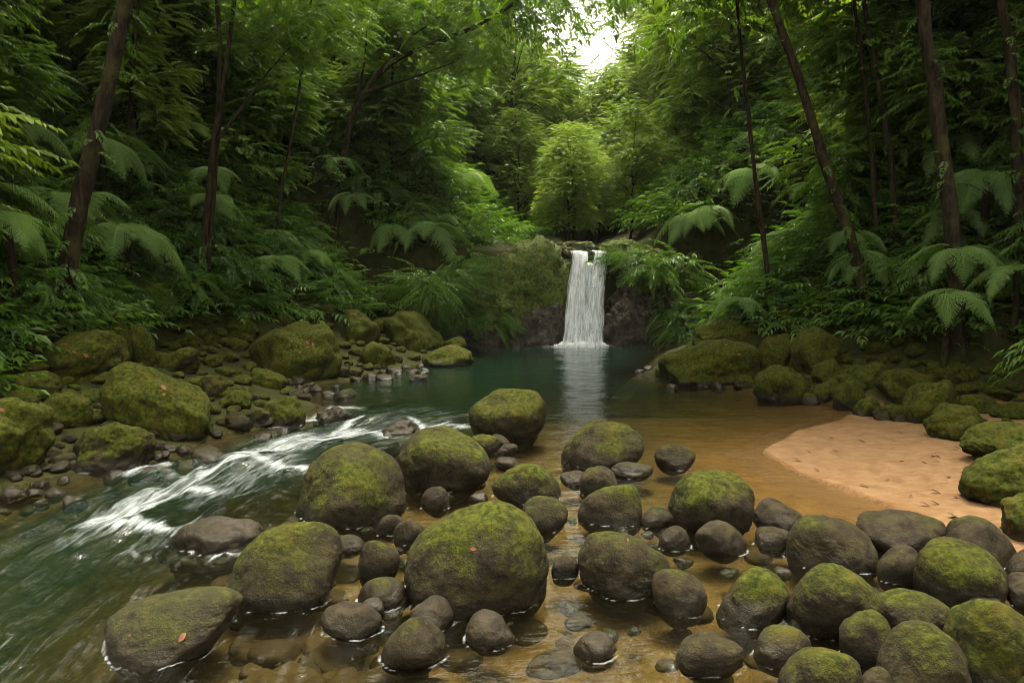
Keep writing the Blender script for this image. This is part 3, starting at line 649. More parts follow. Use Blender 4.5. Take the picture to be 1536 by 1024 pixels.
# ------------------------------------------------------------------ foliage
def leaf_tris(base, dirv, nrm, length, width):
    """diamond leaves folded along the midrib: 4 verts, 2 tris each"""
    sidev = np.cross(dirv, nrm); sidev /= np.linalg.norm(sidev, axis=1)[:, None] + 1e-9
    mid = base + dirv * (length * .42)[:, None]; up = nrm * (width * .25)[:, None]
    V = np.stack([base, mid + sidev * (width / 2)[:, None] + up, base + dirv * length[:, None] - nrm * (length * .12)[:, None], mid - sidev * (width / 2)[:, None] + up], 1)
    n = len(base); k = np.arange(n)[:, None] * 4; F = np.concatenate([k + np.array([[0, 1, 2]]), k + np.array([[0, 2, 3]])])
    return V.reshape(-1, 3), F
def spray(rs, n=11, leaf=.26, ratio=.38, droop=.5, ang=55):
    """a leafy twig of unit length growing along +X and hanging over"""
    t = np.linspace(.12, 1, n); B, Dv, N, L = [], [], [], []
    for i, q in enumerate(t):
        p = np.array([q, 0, .12 * q - droop * q * q]); tg = np.array([1, 0, .12 - 2 * droop * q]); tg /= np.linalg.norm(tg); up = np.array([-tg[2], 0, tg[0]])
        for s in (-1, 1):
            a = R(ang - 18 * q + rs.uniform(-10, 10)); d = tg * math.cos(a) + np.array([0, s, 0]) * math.sin(a) - up * rs.uniform(.05, .45); d /= np.linalg.norm(d)
            nn = up + np.array([0, s, 0]) * .25 + rs.normal(size=3) * .22; nn -= d * (nn @ d); nn /= np.linalg.norm(nn)
            B.append(p); Dv.append(d); N.append(nn); L.append(leaf * (1.05 - .45 * abs(q - .45) * 2) * rs.uniform(.8, 1.15))
    B.append(p); Dv.append(tg); N.append(up); L.append(leaf)
    L = np.array(L); return leaf_tris(np.array(B), np.array(Dv), np.array(N), L, L * ratio)
def rotm(az, pitch, roll):
    ca, sa, cp, sp, cr, sr = np.cos(az), np.sin(az), np.cos(pitch), np.sin(pitch), np.cos(roll), np.sin(roll); z = np.zeros_like(az); o = z + 1
    A = np.stack([np.stack([ca, -sa, z], -1), np.stack([sa, ca, z], -1), np.stack([z, z, o], -1)], -2)
    B = np.stack([np.stack([cp, z, -sp], -1), np.stack([z, o, z], -1), np.stack([sp, z, cp], -1)], -2)
    Cc = np.stack([np.stack([o, z, z], -1), np.stack([z, cr, -sr], -1), np.stack([z, sr, cr], -1)], -2)
    return A @ B @ Cc
def sprays_mesh(name, pos, az, pitch, scale, rs, mat, **kw):
    n = len(pos); kinds = [spray(rs, **kw) for _ in range(5)]; Rm = rotm(az, pitch, rs.uniform(-.35, .35, n)); parts = []; lv = []; which = rs.randint(5, size=n)
    for k, (v, f) in enumerate(kinds):
        m = np.where(which == k)[0]
        if not len(m): continue
        W = np.einsum('nij,vj->nvi', Rm[m] * scale[m][:, None, None], v) + pos[m][:, None]
        Fm = (np.arange(len(m)) * len(v))[:, None, None] + f; parts.append((W.reshape(-1, 3), Fm.reshape(-1, 3)))
        tone = rs.uniform(0, .7, len(m))[:, None] + rs.uniform(0, .3, (len(m), len(v) // 4)); lv.append(np.repeat(tone, 4, axis=1).ravel())
    V, F = cat_geo(parts); return mesh_np(name, V, F, smooth=False, attrs={'leaf': ('FLOAT', np.concatenate(lv))}, mats=[mat])

def tree_proto(seed, ht, z0, rad, lobes, per, sl, leaf, ratio, mat, droop=.5, tr=.10, bare=.0):
    rs = np.random.RandomState(seed); zc = (z0 + ht) / 2; hz = (ht - z0) / 2; cen, lr = [], []
    for k in range(lobes):
        zz = zc + hz * rs.uniform(-.95, .9); env = max(1 - abs((zz - zc + .1 * hz) / hz) ** 3.2 * .75, .25); r = rad * env * math.sqrt(rs.uniform(.05, 1)) * .8; a = rs.uniform(0, 6.28)
        cen.append((r * math.cos(a), r * math.sin(a), zz)); lr.append(rad * rs.uniform(.22, .56))
    cen = np.array(cen); lr = np.array(lr); pos, az, pit = [], [], []
    for c, q in zip(cen, lr):
        d = rs.normal(size=(per, 3)); d[:, 2] = d[:, 2] * .8 + .25; d /= np.linalg.norm(d, axis=1)[:, None]
        pos.append(c + d * q * rs.uniform(.35, 1, (per, 1)) * np.array([1, 1, .78])); a = np.arctan2(d[:, 1] + c[1] * .35 / rad, d[:, 0] + c[0] * .35 / rad) + rs.normal(size=per) * .45; az.append(a); pit.append(.25 * d[:, 2] + rs.normal(size=per) * .22)
    pos = np.concatenate(pos); az = np.concatenate(az); pit = np.concatenate(pit)
    crown = sprays_mesh('crown', pos, az, pit, sl * rs.uniform(.7, 1.25, len(pos)), rs, mat, leaf=leaf, ratio=ratio, droop=droop)
    n = 16; wob = np.cumsum(rs.normal(size=(n, 2)) * .05 * ht / 10, axis=0); zt = np.linspace(-.6, ht * .92, n)
    path = np.c_[wob, zt]; rr = tr * (1 - .8 * np.linspace(0, 1, n)); rr[0] *= 1.5; rr[1] *= 1.15
    parts = [tube(path, rr, 8, seed, .35)]
    for c in cen:
        zs = max(c[2] - np.hypot(c[0], c[1]) * rs.uniform(.5, 1.0), z0 * .6, .3); k = int(np.clip(np.searchsorted(zt, zs), 1, n - 1)); a = path[k]; mid = (a + c) / 2 + np.array([0, 0, .12 * np.linalg.norm(c - a)])
        q = spline([a, mid, c], 7); parts.append(tube(q, np.linspace(rr[k] * .5, .012, 7), 5))
    V, F = cat_geo(parts); return crown, mesh_np('trunk', V, F, mats=[M_BARK])

def place_tree(name, proto, loc, rz, s, label, cat, group=None):
    r = link(name, None, loc=loc); r.rotation_euler = (0, 0, rz); r.scale = (s, s, s); tag(r, label, cat, group)
    link('trunk', proto[1], r); link('crown', proto[0], r); return r

BUSHY = [tree_proto(1000 + k, 5.6, .2, 1.8, 22, 56, .58, .25, .50, M_LEAF if k % 2 else M_LEAF_LIT, .36, .055) for k in range(4)]  # half of these wear the leaf colour with light painted in
TALL = [tree_proto(1100 + k, 12.5, 3.8, 2.7, 26, 70, .64, .24, .50, M_LEAF, .34, .13) for k in range(4)]
LIT_TREES = [tree_proto(1200 + k, 10.5, 2.0, 3.2, 34, 84, .56, .24, .52, M_LEAF_LIT, .34, .12) for k in range(3)]

FERNS = [((150,212), 1.0, 9, 1.5, 'tree fern beside the thick left trunk with a wide flat crown'), ((75,292), .7, 8, 1.0, 'fern hanging in front of the thick left trunk'), ((130,296), .8, 7, 1.1, 'fern with a long arching frond right of the thick left trunk'),
         ((190,345), .8, 10, 1.3, 'large pale tree fern above the upright mossy slabs'), ((285,195), 2.0, 8, 1.6, 'tree fern arching out high before the twin trunks'), ((415,388), .9, 8, 1.2, 'pale fern between the thin trunk and the arching tree'),
         ((590,392), .8, 8, 1.3, 'fern above the flat-topped boulder by the pool'), ((690,262), 2.4, 10, 2.2, 'bright tree fern on the left slope before the valley'), ((735,250), 2.6, 9, 2.0, 'second bright tree fern highest on the left slope'),
         ((640,340), 1.4, 9, 1.8, 'tree fern under the bright pair on the left slope'), ((10,330), .6, 7, 1.0, 'dark fern at the left edge of the picture'), ((20,190), 1.5, 8, 1.3, 'fern crown at the left edge high above the bank'),
         ((470,380), .9, 8, 1.1, 'fern at the foot of the arching tree'), ((530,400), .8, 8, 1.1, 'fern low above the mossy boulders left of the pool'), ((1215,280), 1.8, 8, 1.5, 'tree fern behind the leaning right trunk'),
         ((1435,375), .9, 9, 1.2, 'large fern in front of the brown right trunk'), ((1420,440), .6, 6, 1.0, 'fern hanging low left of the brown right trunk'), ((1525,405), .7, 7, 1.0, 'fern at the right edge with broad fingers'),
         ((1060,420), 1.0, 7, 1.3, 'bright fern over the right pool shore'), ((1125,300), 1.8, 9, 1.8, 'tall fern crown on the right slope above the pool'), ((1110,450), .7, 7, .9, 'small fern above the long mossy ledge'),
         ((1290,380), 1.0, 8, 1.1, 'fern at the foot of the leaning right trunk'), ((1480,260), 1.6, 8, 1.4, 'dark tree fern behind the right edge trunks'), ((1040,330), 1.4, 8, 1.6, 'pale fern leaning over the right side of the pool')]
BT = [([(95,482), (112,330), (138,215), (165,120), (188,0)], .17, 'thick dark leaning trunk at the left, wrapped in foliage', ()),
      ([(296,452), (308,330), (322,210), (338,100), (352,0)], .085, 'slender straight trunk, front one of the twin trunks', [[(322,215), (350,180), (400,110), (450,55)]]),
      ([(300,440), (318,320), (327,200), (330,100), (326,0)], .085, 'straight dark trunk, rear one of the twin trunks', ()),
      ([(408,372), (425,270), (446,160), (455,90)], .06, 'thin reddish trunk right of the twin trunks', ()),
      ([(502,352), (512,260), (525,180), (560,118), (600,85), (645,68)], .13, 'arching dark tree whose leafy limb overhangs the left bank', [[(525,190), (548,90), (552,10)], [(560,118), (610,60), (660,25)], [(545,140), (640,110), (690,90)]]),
      ([(36,172), (38,80), (40,0)], .04, 'thin dark stem at the upper left corner', ()), ([(118,140), (108,60), (98,0)], .06, 'dark stem left of the thick leaning trunk', ()), ([(183,290), (196,150), (208,0)], .055, 'thin reddish stem just right of the thick leaning trunk', ()),
      ([(1312,478), (1285,385), (1250,285), (1205,145), (1155,0)], .135, 'long trunk leaning left across the right slope', ()),
      ([(1443,520), (1430,330), (1405,180), (1385,0)], .17, 'thick brown upright trunk on the right', ()),
      ([(1350,365), (1335,240), (1322,150), (1297,0)], .075, 'slim trunk between the leaning and the thick right trunks', ()), ([(1320,372), (1308,240), (1298,130), (1281,0)], .065, 'slim dark trunk just right of the leaning one', ()),
      ([(1532,410), (1528,220), (1518,120), (1503,0)], .12, 'brown trunk at the right edge of the picture', ()), ([(1157,450), (1145,350), (1130,245), (1122,170)], .07, 'dark thin trunk standing above the long mossy ledge', ()),
      ([(1050,125), (1042,60), (1036,0)], .09, 'dark stem high on the right slope', ()), ([(1224,120), (1222,60), (1215,0)], .07, 'dark stem behind the top of the leaning trunk', ()), ([(968,290), (963,230), (957,150), (953,95)], .05, 'dark straight stem right of the valley opening', ()),
      ([(1032,160), (1012,80), (988,0)], .12, 'curved stem at the top right of the valley opening', [[(1012,80), (990,60), (985,40)]]), ([(880,300), (905,230), (930,180)], .10, 'leaning stem deep in the valley right of the waterfall', ())]
NEAR = {}
def FH(px, py, h): return 1.75 if (px < 200 and py > 200) or px > 1400 else min(h, 1.15)
rng = np.random.RandomState(77)
def forest(n, ylo, yhi, smin, smax, gap, xlim=1.15, tries=9000, avoid=None):
    out = avoid if avoid is not None else []; got = []
    for _ in range(tries):
        if len(got) >= n: break
        Y = ylo + (yhi - ylo) * rng.uniform() ** 1.3; X = rng.uniform(-1, 1) * (xlim * Y + 3); s = float(sdist(np.array([X]), np.array([Y]))[0])
        if not (smin < s < smax or (Y > 29 and smin < 2 and s < smax)): continue
        if X > 0 and Y < 11.5 and s < (smin if smin > 3 else 1.2) + beach_w(Y): continue
        g = gap * (.7 + Y / 40)
        if any((X - a) ** 2 + (Y - b) ** 2 < g * g for a, b in out): continue
        out.append((X, Y)); got.append((X, Y, s))
    return got
def zone_label(kind, X, Y):
    sd = 'left' if X < chan(Y) else 'right'
    if Y > 30: return {'tall': 'leafy tree far up the %s side of the misty valley', 'bushy': 'low bushy tree far up the %s side of the valley'}[kind] % sd, '%s trees far up the valley, %s' % (kind, sd)
    return {'tall': 'tall leafy forest tree on the %s slope of the gorge', 'bushy': 'low drooping bushy tree on the %s slope of the gorge'}[kind] % sd, '%s trees on the %s slope' % (kind, sd)
def in_gap(X, Y, top, rad):
    px, py, dep = proj(np.array([[X, Y, top]])); w_ = rad * FPX / dep[0]
    return px[0] + w_ > 856 and px[0] - w_ < 902 and py[0] < 52
taken = []
CLEAR = []        # sight lines kept open in front of the ferns and the trunks that stand out: (px, half width, depth, py)
def hides(X, Y, z, hgt, rad):
    px, py, dep = proj(np.array([[X, Y, z], [X, Y, z + hgt]])); w_ = rad * FPX / dep[0]
    if -1.2 < X < 4.5 and 21 < Y < 30: return True
    return any(abs(px[0] - a) < b + w_ * .55 and dep[0] < c + .3 and py[1] < d + 30 and py[0] > d - 30 for a, b, c, d in CLEAR)
for q in FERNS:
    p = hit(q[0][0], q[0][1], FH(q[0][0], q[0][1], q[1]), 45) if q[0] not in NEAR else at_y(q[0][0], q[0][1], NEAR[q[0]]); CLEAR.append((q[0][0], 40 * q[3] * 9 / max(p[1], 5), p[1], q[0][1] + 25))
for q in BT:
    p = hit(*q[0][0]); 
    for a in q[0][1:]: CLEAR.append((a[0], 8, p[1], a[1]))
for X, Y, s in forest(200, 7.5, 42, 3.6, 22, 1.1, avoid=taken):
    k = rng.uniform(.7, 1.25); z = H1(X, Y)
    if hides(X, Y, z, 5.6 * k, 1.75 * k) or in_gap(X, Y, z + 5.5 * k, 2.0 * k): continue
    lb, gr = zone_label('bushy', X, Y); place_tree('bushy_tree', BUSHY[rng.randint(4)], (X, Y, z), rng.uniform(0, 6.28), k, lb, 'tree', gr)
for X, Y, s in forest(24, 13, 36, 8.0, 24, 2.8, avoid=taken):
    k = rng.uniform(.75, 1.2); z = H1(X, Y)
    if in_gap(X, Y, z + 13.8 * k, 3.1 * k) or hides(X, Y, z + 3.5 * k, 8 * k, 1.2): continue
    lb, gr = zone_label('tall', X, Y); place_tree('forest_tree', TALL[rng.randint(4)], (X, Y, z), rng.uniform(0, 6.28), k, lb, 'tree', gr)
for X, Y, s in forest(175, 26, 125, 1.0, 40, 1.35, .45, avoid=taken):
    k = rng.uniform(.75, 1.25) * (1 if s > 4 or Y > 45 else .6); z = H1(X, Y)
    if Y < 34 and 690 < proj(np.array([[X, Y, z]]))[0][0] < 850: continue
    while in_gap(X, Y, z + 12.3 * k, 2.6 * k) and k > .3: k *= .9
    if k <= .32: continue
    lb, gr = zone_label('tall', X, Y) if Y > 30 else ('tree with light-painted leaves on the slope beside the head of the waterfall', 'trees beside the waterfall head')
    place_tree('valley_tree', LIT_TREES[rng.randint(3)], (X, Y, z), rng.uniform(0, 6.28), k, lb, 'tree', gr)

# tall crowns either side of the valley opening behind the waterfall
for X, Y, k in ((8.8, 29, 1.1), (-.4, 40, 1.3), (11.4, 38, 1.4)):
    z = H1(X, Y) - .2; sn = 'left' if X < 3 else 'right'; place_tree('valley_tree', LIT_TREES[rng.randint(3)], (X, Y, z), rng.uniform(0, 6.28), k, 'very tall tree with light-painted leaves flanking the valley opening on the %s' % sn, 'tree', 'very tall trees flanking the valley opening, %s' % sn)

# shrubs with hanging pinnate leaves along the banks
def shrub_proto(seed, rad, n, mat, leaf=.22, ratio=.26, droop=.7):
    rs = np.random.RandomState(seed); a = rs.uniform(0, 6.28, n); r = rad * np.sqrt(rs.uniform(0, .6, n)); z = rad * (1.15 * (1 - (r / rad) ** 2) * rs.uniform(.35, 1, n))
    pos = np.c_[r * np.cos(a), r * np.sin(a), z]; return sprays_mesh('shrub', pos, a + rs.normal(size=n) * .4, rs.uniform(-.1, .5, n), rad * rs.uniform(.55, .95, n), rs, mat, n=13, leaf=leaf, ratio=ratio, droop=droop)
SHRUBS = [shrub_proto(1300 + k, .8, 80, M_SHRUB) for k in range(5)]
bt = []
def edge_py(px): return np.interp(px, [0, 100, 250, 450, 620, 690, 1020, 1130, 1250, 1400, 1536], [528, 498, 478, 470, 466, 480, 480, 482, 512, 562, 588])   # where the boulder zone meets the plants
for X, Y, s in forest(290, 5.0, 30, 2.4, 10, .5, .9, 20000, bt):
    k = rng.uniform(.7, 1.35)
    if -1.2 < X < 4.5 and 21 < Y < 30: continue
    qx, qy, _ = proj(np.array([[X, Y, H1(X, Y)]]))
    if (qy[0] > edge_py(qx[0]) - 4 and -160 < qx[0] < 1800) or hides(X, Y, H1(X, Y), .6 * k, .4 * k): continue
    o = link('shrub', SHRUBS[rng.randint(5)], loc=(X, Y, H1(X, Y) - .08)); o.scale = (k, k, k); o.rotation_euler = (0, 0, rng.uniform(0, 6.28))
    sd = 'left' if X < chan(Y) else 'right'; tag(o, 'drooping green shrub on the %s bank above the boulders' % sd, 'shrub', 'shrubs on the %s bank' % sd)
# leafy ground cover over the slopes
n = 140000; Y = 6 + 40 * rng.uniform(size=n) ** 1.5; X = rng.uniform(-1, 1, n) * (.80 * Y + 2); S = sdist(X, Y)
lim = np.where(side(X, Y) > 0, 2.0 + np.where(Y < 11.5, beach_w(Y), 0), 2.1); m = (S > lim) & (S < 18); X, Y = X[m], Y[m]; Z = height(X, Y) + .03; qx, qy, _ = proj(np.c_[X, Y, Z]); m = (qy < edge_py(qx) + 6) | (qx > 1575) | (qx < -40); X, Y, Z = X[m][:32000], Y[m][:32000], Z[m][:32000]
rs = np.random.RandomState(9); n = len(X); print('ground cover sprays', n)
uc = link('ground_cover', sprays_mesh('ground_cover', np.c_[X, Y, Z], rs.uniform(0, 6.28, n), rs.uniform(.1, .9, n), rs.uniform(.4, .8, n) * (.9 + Y / 35), rs, M_SHRUB, n=7, leaf=.3, ratio=.33)); uc['kind'] = 'stuff'

# ------------------------------------------------------------------ ferns
def frond_mesh(seed, L, mat, pairs=22, npin=10, droop=.8):
    rs = np.random.RandomState(seed); t = np.linspace(0, 1, 20); path = np.c_[L * t * (1 - .12 * t), 0 * t, L * (.42 * t - droop * 1.25 * t * t)]
    parts = [tube(path, np.linspace(.010, .002, 20) * L, 4)]; B, Dv, N, Ls, Ws = [], [], [], [], []
    for i in range(pairs):
        q = .14 + .85 * i / (pairs - 1); p = np.array([np.interp(q, t, path[:, k]) for k in range(3)]); p2 = np.array([np.interp(min(q + .02, 1.0), t, path[:, k]) for k in range(3)]); tg = p2 - np.array([np.interp(q - .02, t, path[:, k]) for k in range(3)]); tg /= np.linalg.norm(tg); up = np.array([-tg[2], 0, tg[0]])
        pl = L * .30 * math.sin(math.pi * min(.12 + .88 * (q ** .75), 1)) ** .8 + .012 * L
        for s in (-1, 1):
            a = R(68 - 26 * q + rs.uniform(-4, 4)); d = tg * math.cos(a) + np.array([0, s, 0]) * math.sin(a); dz = -up * rs.uniform(.20, .36)
            for j in range(npin):
                w_ = (j + .5) / npin; b = p + d * pl * w_ + dz * pl * w_ * w_; dd = d + 2 * dz * w_; dd /= np.linalg.norm(dd); out_ = np.cross(up, dd)
                for s2 in (-1, 1):
                    e = out_ * s2 + dd * .75 - up * .15; e /= np.linalg.norm(e); B.append(b); Dv.append(e); N.append(up); l_ = L * .052 * (1 - w_ * .8) * min(1, pl / (.16 * L)) + .004; Ls.append(l_); Ws.append(max(l_ * .34, pl / npin * .62))
    V, F = leaf_tris(np.array(B), np.array(Dv), np.array(N), np.array(Ls), np.array(Ws)); v0, f0 = parts[0]; f0 = np.concatenate([f0[:, [0, 1, 2]], f0[:, [0, 2, 3]]])
    VV, FF = cat_geo([(V, F), (v0, f0)]); return mesh_np('frond', VV, FF, smooth=False, attrs={'leaf': ('FLOAT', np.r_[rs.uniform(.2, .8, len(V) // 4).repeat(4), np.full(len(v0), .1)])}, mats=[mat])
FR = [frond_mesh(1400 + k, 1.0, M_FERN) for k in range(3)]; FRY = [frond_mesh(1450, 1.0, M_FERN_Y, droop=.75)]
def fern(crown, n, size, label, mats=FR, az0=0.0, spread=6.283, group='tree ferns in the understory', pitch=(-.25, .3), base=(0, 0)):
    g = H1(crown[0] + base[0], crown[1] + base[1]); h = max(crown[2] - g, .1); r = link('tree_fern', None, loc=(crown[0], crown[1], g)); tag(r, label, 'fern', group)
    q = spline([(base[0] + rng.uniform(-.1, .1), base[1] + .1, -.3), (base[0] * .45 + .04, base[1] * .45 + .03, h * .55), (0, 0, h)], 8); V, F = tube(q, np.linspace(.07, .05, 8) * min(size, 1.2), 8, 3, .4); link('trunk', mesh_np('trunk', V, F, mats=[M_BARK]), r)
    for k in range(n):
        o = link('frond', mats[rng.randint(len(mats))], r, (0, 0, h)); a = az0 + spread * (k + rng.uniform(-.25, .25)) / n; s = size * rng.uniform(.8, 1.15); o.scale = (s, s, s); o.rotation_euler = (rng.uniform(-.2, .2), -rng.uniform(*pitch), a)
for (px, py), h, n, sz, lb in FERNS:
    if (px, py) in NEAR: fern(at_y(px, py, NEAR[(px, py)]), n, sz, lb, base=(-.5 if px < 800 else .5, .7))
    else: fern(hit(px, py, FH(px, py, h), 45), n, sz * (.85 if px > 1400 else .98), lb, base=(-.25 if px < 800 else .25, .3))
fern(hit(215, 425, .45), 7, .95, 'yellow green fern hanging over the upright slabs', FRY, -2.6, 3.2, None, (-.5, .0))

fg = list(bt[:0])
for X, Y, s_ in forest(34, 8, 26, 2.9, 7, 1.3, .8, 6000, fg):
    sd = 'left' if X < chan(Y) else 'right'
    if -1.2 < X < 4.5 and 21 < Y: continue
    qx, qy, _ = proj(np.array([[X, Y, H1(X, Y)]]))
    if qy[0] > edge_py(qx[0]) - 4: continue
    fern((X, Y, H1(X, Y) + rng.uniform(.4, 1.3)), 7, rng.uniform(.9, 1.5), 'green fern among the shrubs of the %s bank' % sd, FR, group='ferns among the shrubs of the %s bank' % sd)

# ------------------------------------------------------------------ trunks that stand out
CR = [sprays_mesh('crown', *(lambda rs, n: (np.c_[rs.normal(size=n) * 1.3, rs.normal(size=n) * 1.3, rs.normal(size=n) * .7], rs.uniform(0, 6.28, n), rs.normal(size=n) * .25, .8 * rs.uniform(.7, 1.2, n)))(np.random.RandomState(60 + k), 520), np.random.RandomState(80 + k), M_LEAF, leaf=.22, ratio=.38) for k in range(2)]
def big_trunk(pts, rad_, label, name='forest_tree', limbs=(), crown=True, small=False, ytop=None, base_h=0.0):
    rad = rad_ * .8; b = hit(pts[0][0], pts[0][1]); Yb = b[1]; P = [b - np.array([0, 0, .3])]
    for k, (px, py) in enumerate(pts[1:]): P.append(at_y(px, py, Yb + .05 * (k + 1)))
    d = P[-1] - P[-2]; d /= np.linalg.norm(d)
    if crown: P += [P[-1] + d * 1.6, P[-1] + d * 3.4 + np.array([0, 0, .4])]
    n = 40; q = spline(P, n); wob = fbm(np.c_[np.linspace(0, 5, n), np.zeros(n), np.full(n, Yb)], 3, 2); q[:, 0] += .05 * wob * (rad / .1); rr = rad * (1 - .45 * np.linspace(0, 1, n)); rr[:3] *= [1.5, 1.25, 1.1]
    parts = [tube(q, rr, 12, int(px), .35)]; tips = [q[-1]]
    for lm in limbs:
        Q = spline([at_y(x, y, Yb + .1 + .1 * k) for k, (x, y) in enumerate(lm)], 14); parts.append(tube(Q, np.linspace(rad * .6, rad * .12, 14), 7, 5, .2)); tips.append(Q[-1])
    r = link(name, None, loc=b); tag(r, label, 'tree'); V, F = cat_geo(parts); link('trunk', mesh_np('trunk', V - b, F, mats=[M_BARK]), r)
    if rad_ > .1 and b[1] < 22:
        rs = np.random.RandomState(int(px)); m = 90; kk = rs.randint(2, 34, m); a = rs.uniform(0, 6.28, m); pos = q[kk] + np.c_[np.cos(a), np.sin(a), rs.normal(size=m) * .5] * rr[kk][:, None] - b
        link('climbing_foliage', sprays_mesh('climbing_foliage', pos, a, rs.uniform(-.6, .3, m), rs.uniform(.2, .5, m), rs, M_SHRUB, n=8, leaf=.26, ratio=.4), r)
    if crown or limbs:
        cs = tips if not crown else tips
        for k, c in enumerate(cs):
            o = link('crown', CR[(k + int(Yb * 7)) % 2], r, c - b + np.array([0, 0, .3])); s = (.75 if small else 1.25 if (k == 0 and crown) else .62); o.scale = (s, s, s); o.rotation_euler = (0, 0, 1.3 * k + Yb)
for pts, rad, lb, lm in BT: big_trunk(pts, rad, lb, limbs=lm, small=any(w_ in lb for w_ in ('valley', 'high on', 'behind the top')))

# hanging bushes on the cliff
for (px, py, k, yy) in [(705,405,1.0,22.9), (700,450,1.1,22.6), (740,470,.7,22.8), (690,420,1.2,22.3), (735,480,.9,22.4), (690,470,.9,22.2), (960,400,1.3,22.7), (985,425,1.0,22.6), (795,395,.35,23.1), (815,440,.3,23.2), (780,430,.4,23.0), (830,375,.3,23.3), (1020,470,.9,22.2), (1010,420,1.4,22.3), (930,395,.9,23.2), (650,440,1.2,21.5), (620,440,1.2,20.5), (1030,490,.9,21.5)]:
    p = at_y(px, py, yy); o = link('cliff_shrub', SHRUBS[rng.randint(5)], loc=p - np.array([0, -.25, .3])); o.scale = (k, k, k); o.rotation_euler = (.5, 0, rng.uniform(0, 6.28))
    sd = 'left' if px < 850 else 'right'; tag(o, 'hanging leafy bush on the rock face %s of the waterfall' % sd, 'shrub', 'bushes hanging %s of the waterfall' % sd)

# broad-leaved plant at the left
def broad_plant(p, n, size, label):
    r = link('broad_leaf_plant', None, loc=p); tag(r, label, 'plant'); rs = np.random.RandomState(4)
    V, F = leaf_tris(np.zeros((1, 3)), np.array([[1., 0, 0]]), np.array([[0, 0, 1.]]), np.array([1.0]), np.array([.5]))
    t = np.linspace(0, 1, 9); wd = .27 * np.sin(np.pi * np.clip(t, 0, 1) ** .8) ** .9; V = np.concatenate([np.c_[t, -wd, .12 * wd / .27 - .35 * t * t], np.c_[t, 0 * t, -.35 * t * t], np.c_[t, wd, .12 * wd / .27 - .35 * t * t]]); k = np.arange(8)
    F = np.concatenate([np.stack([k, k + 9, k + 10, k + 1], 1), np.stack([k + 9, k + 18, k + 19, k + 10], 1)]); me = mesh_np('leaf', V, F, attrs={'leaf': ('FLOAT', np.full(len(V), .6))}, mats=[M_FERN])
    q = spline([(0, 0, -.3), (.02, 0, .25), (0, 0, .5)], 6); V, F = tube(q, np.full(6, .012), 6); link('stem', mesh_np('stem', V, F, mats=[M_BARK]), r)
    for k in range(n):
        o = link('leaf', me, r, (0, 0, .12 + .38 * k / n)); s = size * rs.uniform(.8, 1.2); o.scale = (s, s, s); o.rotation_euler = (rs.uniform(-.3, .3), rs.uniform(-.3, .5), k * 2.4)
broad_plant(hit(72, 445, .35) - np.array([0, 0, .35]), 11, .42, 'broad-leaved plant with large oval leaves at the far left')

# ------------------------------------------------------------------ fallen leaves and beach litter
def dead_leaf(seed, s):
    rs = np.random.RandomState(seed); t = np.linspace(0, 1, 6); wd = .3 * np.sin(np.pi * t) + .02; z = .18 * np.sin(t * 3 + rs.uniform(0, 3)); cz = rs.uniform(.1, .3)
    V = np.concatenate([np.c_[t - .5, -wd, z + cz * wd], np.c_[t - .5, 0 * t, z], np.c_[t - .5, wd, z + cz * wd]]) * s; k = np.arange(5)
    return mesh_np('fallen_leaf', V, np.concatenate([np.stack([k, k + 6, k + 7, k + 1], 1), np.stack([k + 6, k + 12, k + 13, k + 7], 1)]), mats=[M_DEAD])
LV = [dead_leaf(k, 1.0) for k in range(4)]
def leaf_on(key, px, py, s, label, group=None):
    o, W = ROCKS[key]; X, Y, dp = proj(W); c = (X - px) ** 2 + (Y - py) ** 2; near = np.where(c < c.min() + 60)[0]; k = near[np.argmin(dp[near])]
    nrm = Vector(o.data.vertices[int(k)].normal); lf = link('fallen_leaf', LV[rng.randint(4)], loc=W[k] + np.array(nrm) * .006); s *= .8; lf.scale = (s, s, s)
    lf.rotation_euler = (nrm.to_track_quat('Z', 'Y') @ Matrix.Rotation(rng.uniform(0, 6.28), 3, 'Z').to_quaternion()).to_euler(); tag(lf, label, 'leaf', group)
leaf_on(13, 705, 818, .05, 'small reddish leaf on the biggest boulder'); leaf_on(18, 272, 950, .065, 'reddish leaf on the half-sunk flat boulder'); leaf_on(18, 195, 945, .03, 'leaf scrap on the left side of the half-sunk boulder')
leaf_on('L2', 246, 574, .11, 'curled pink leaf on the large angular boulder'); leaf_on('L2', 252, 588, .06, 'leaf scrap below the curled pink leaf')
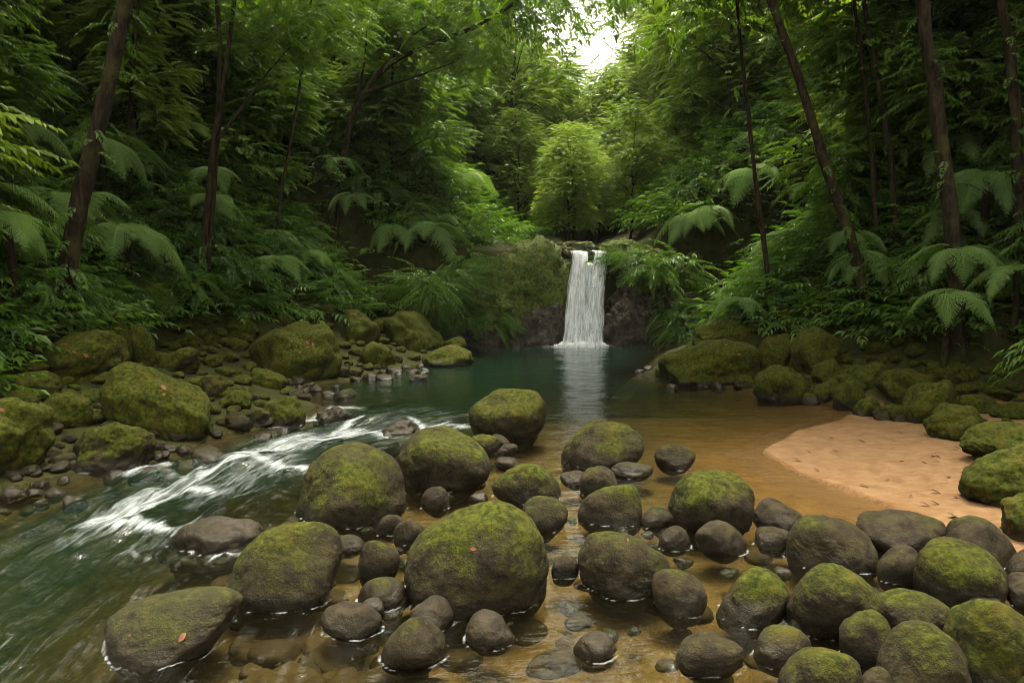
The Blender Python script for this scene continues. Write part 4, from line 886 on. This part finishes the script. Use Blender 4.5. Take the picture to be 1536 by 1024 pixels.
leaf_on('L4', 135, 530, .11, 'pink leaf on the wide dark mossy boulder'); leaf_on('L4', 113, 521, .09, 'second leaf, farther back on the wide dark boulder'); leaf_on('L4', 102, 511, .06, 'tiny leaf near the top of the wide dark boulder'); leaf_on('L0', 8, 611, .07, 'pink leaf at the top of the left-edge boulder')
for k in range(12): leaf_on('L7', 430 + 46 * rng.uniform(), 505 + 17 * rng.uniform(), rng.uniform(.05, .1), 'scattered brown leaf on the huge leaf-strewn boulder', 'leaves on the huge leaf-strewn boulder')
leaf_on('R0', 1088, 510, .1, 'brown leaf at the crest of the huge sloping boulder'); leaf_on('R0', 1110, 537, .1, 'curled leaf on the right flank of the huge sloping boulder'); leaf_on('R7', 1388, 585, .05, 'pale leaf on the pointed beach boulder')
leaf_on(0, 769, 585, .05, 'tiny leaf on top of the lone pool boulder'); leaf_on(14, 940, 803, .03, 'leaf scrap on the flat-topped round boulder') 
LT = []
for k in range(4):
    me = LV[k].copy(); me.materials.clear(); me.materials.append(M_LITTER); LT.append(me)
for k in range(44):
    px, py = rng.uniform(1180, 1440), rng.uniform(635, 800); f = hit(px, py); s = float(sdist(np.array([f[0]]), np.array([f[1]]))[0])
    if not .15 < s < beach_w(f[1]) + .3: continue
    o = link('dark_leaf', LT[rng.randint(4)], loc=(f[0], f[1], float(max(H1(f[0], f[1]), height(f[0:1], f[1:2], False)[0])) + .022)); q = rng.uniform(.03, .11); o.scale = (q, q * rng.uniform(.4, 1), q); o.rotation_euler = (0, 0, rng.uniform(-.5, .5)); tag(o, 'dark bit of leaf litter lying on the sand', 'leaf', 'leaf litter on the beach')

# ------------------------------------------------------------------ damp air of the valley
bm = bmesh.new(); bmesh.ops.create_cube(bm, size=1.0); hz = bpy.data.meshes.new('haze'); bm.to_mesh(hz); bm.free()
t = NT('damp_air'); vol = t.t.nodes.new('ShaderNodeVolumePrincipled'); vol.inputs['Color'].default_value = (.86, .93, .80, 1); vol.inputs['Density'].default_value = .00018; vol.inputs['Anisotropy'].default_value = .2
t.t.links.new(vol.outputs[0], t.out.inputs['Volume']); hz.materials.append(t.m)
air = link('haze', hz, loc=(0, 70, 35)); air.scale = (260, 190, 78); air['kind'] = 'stuff'
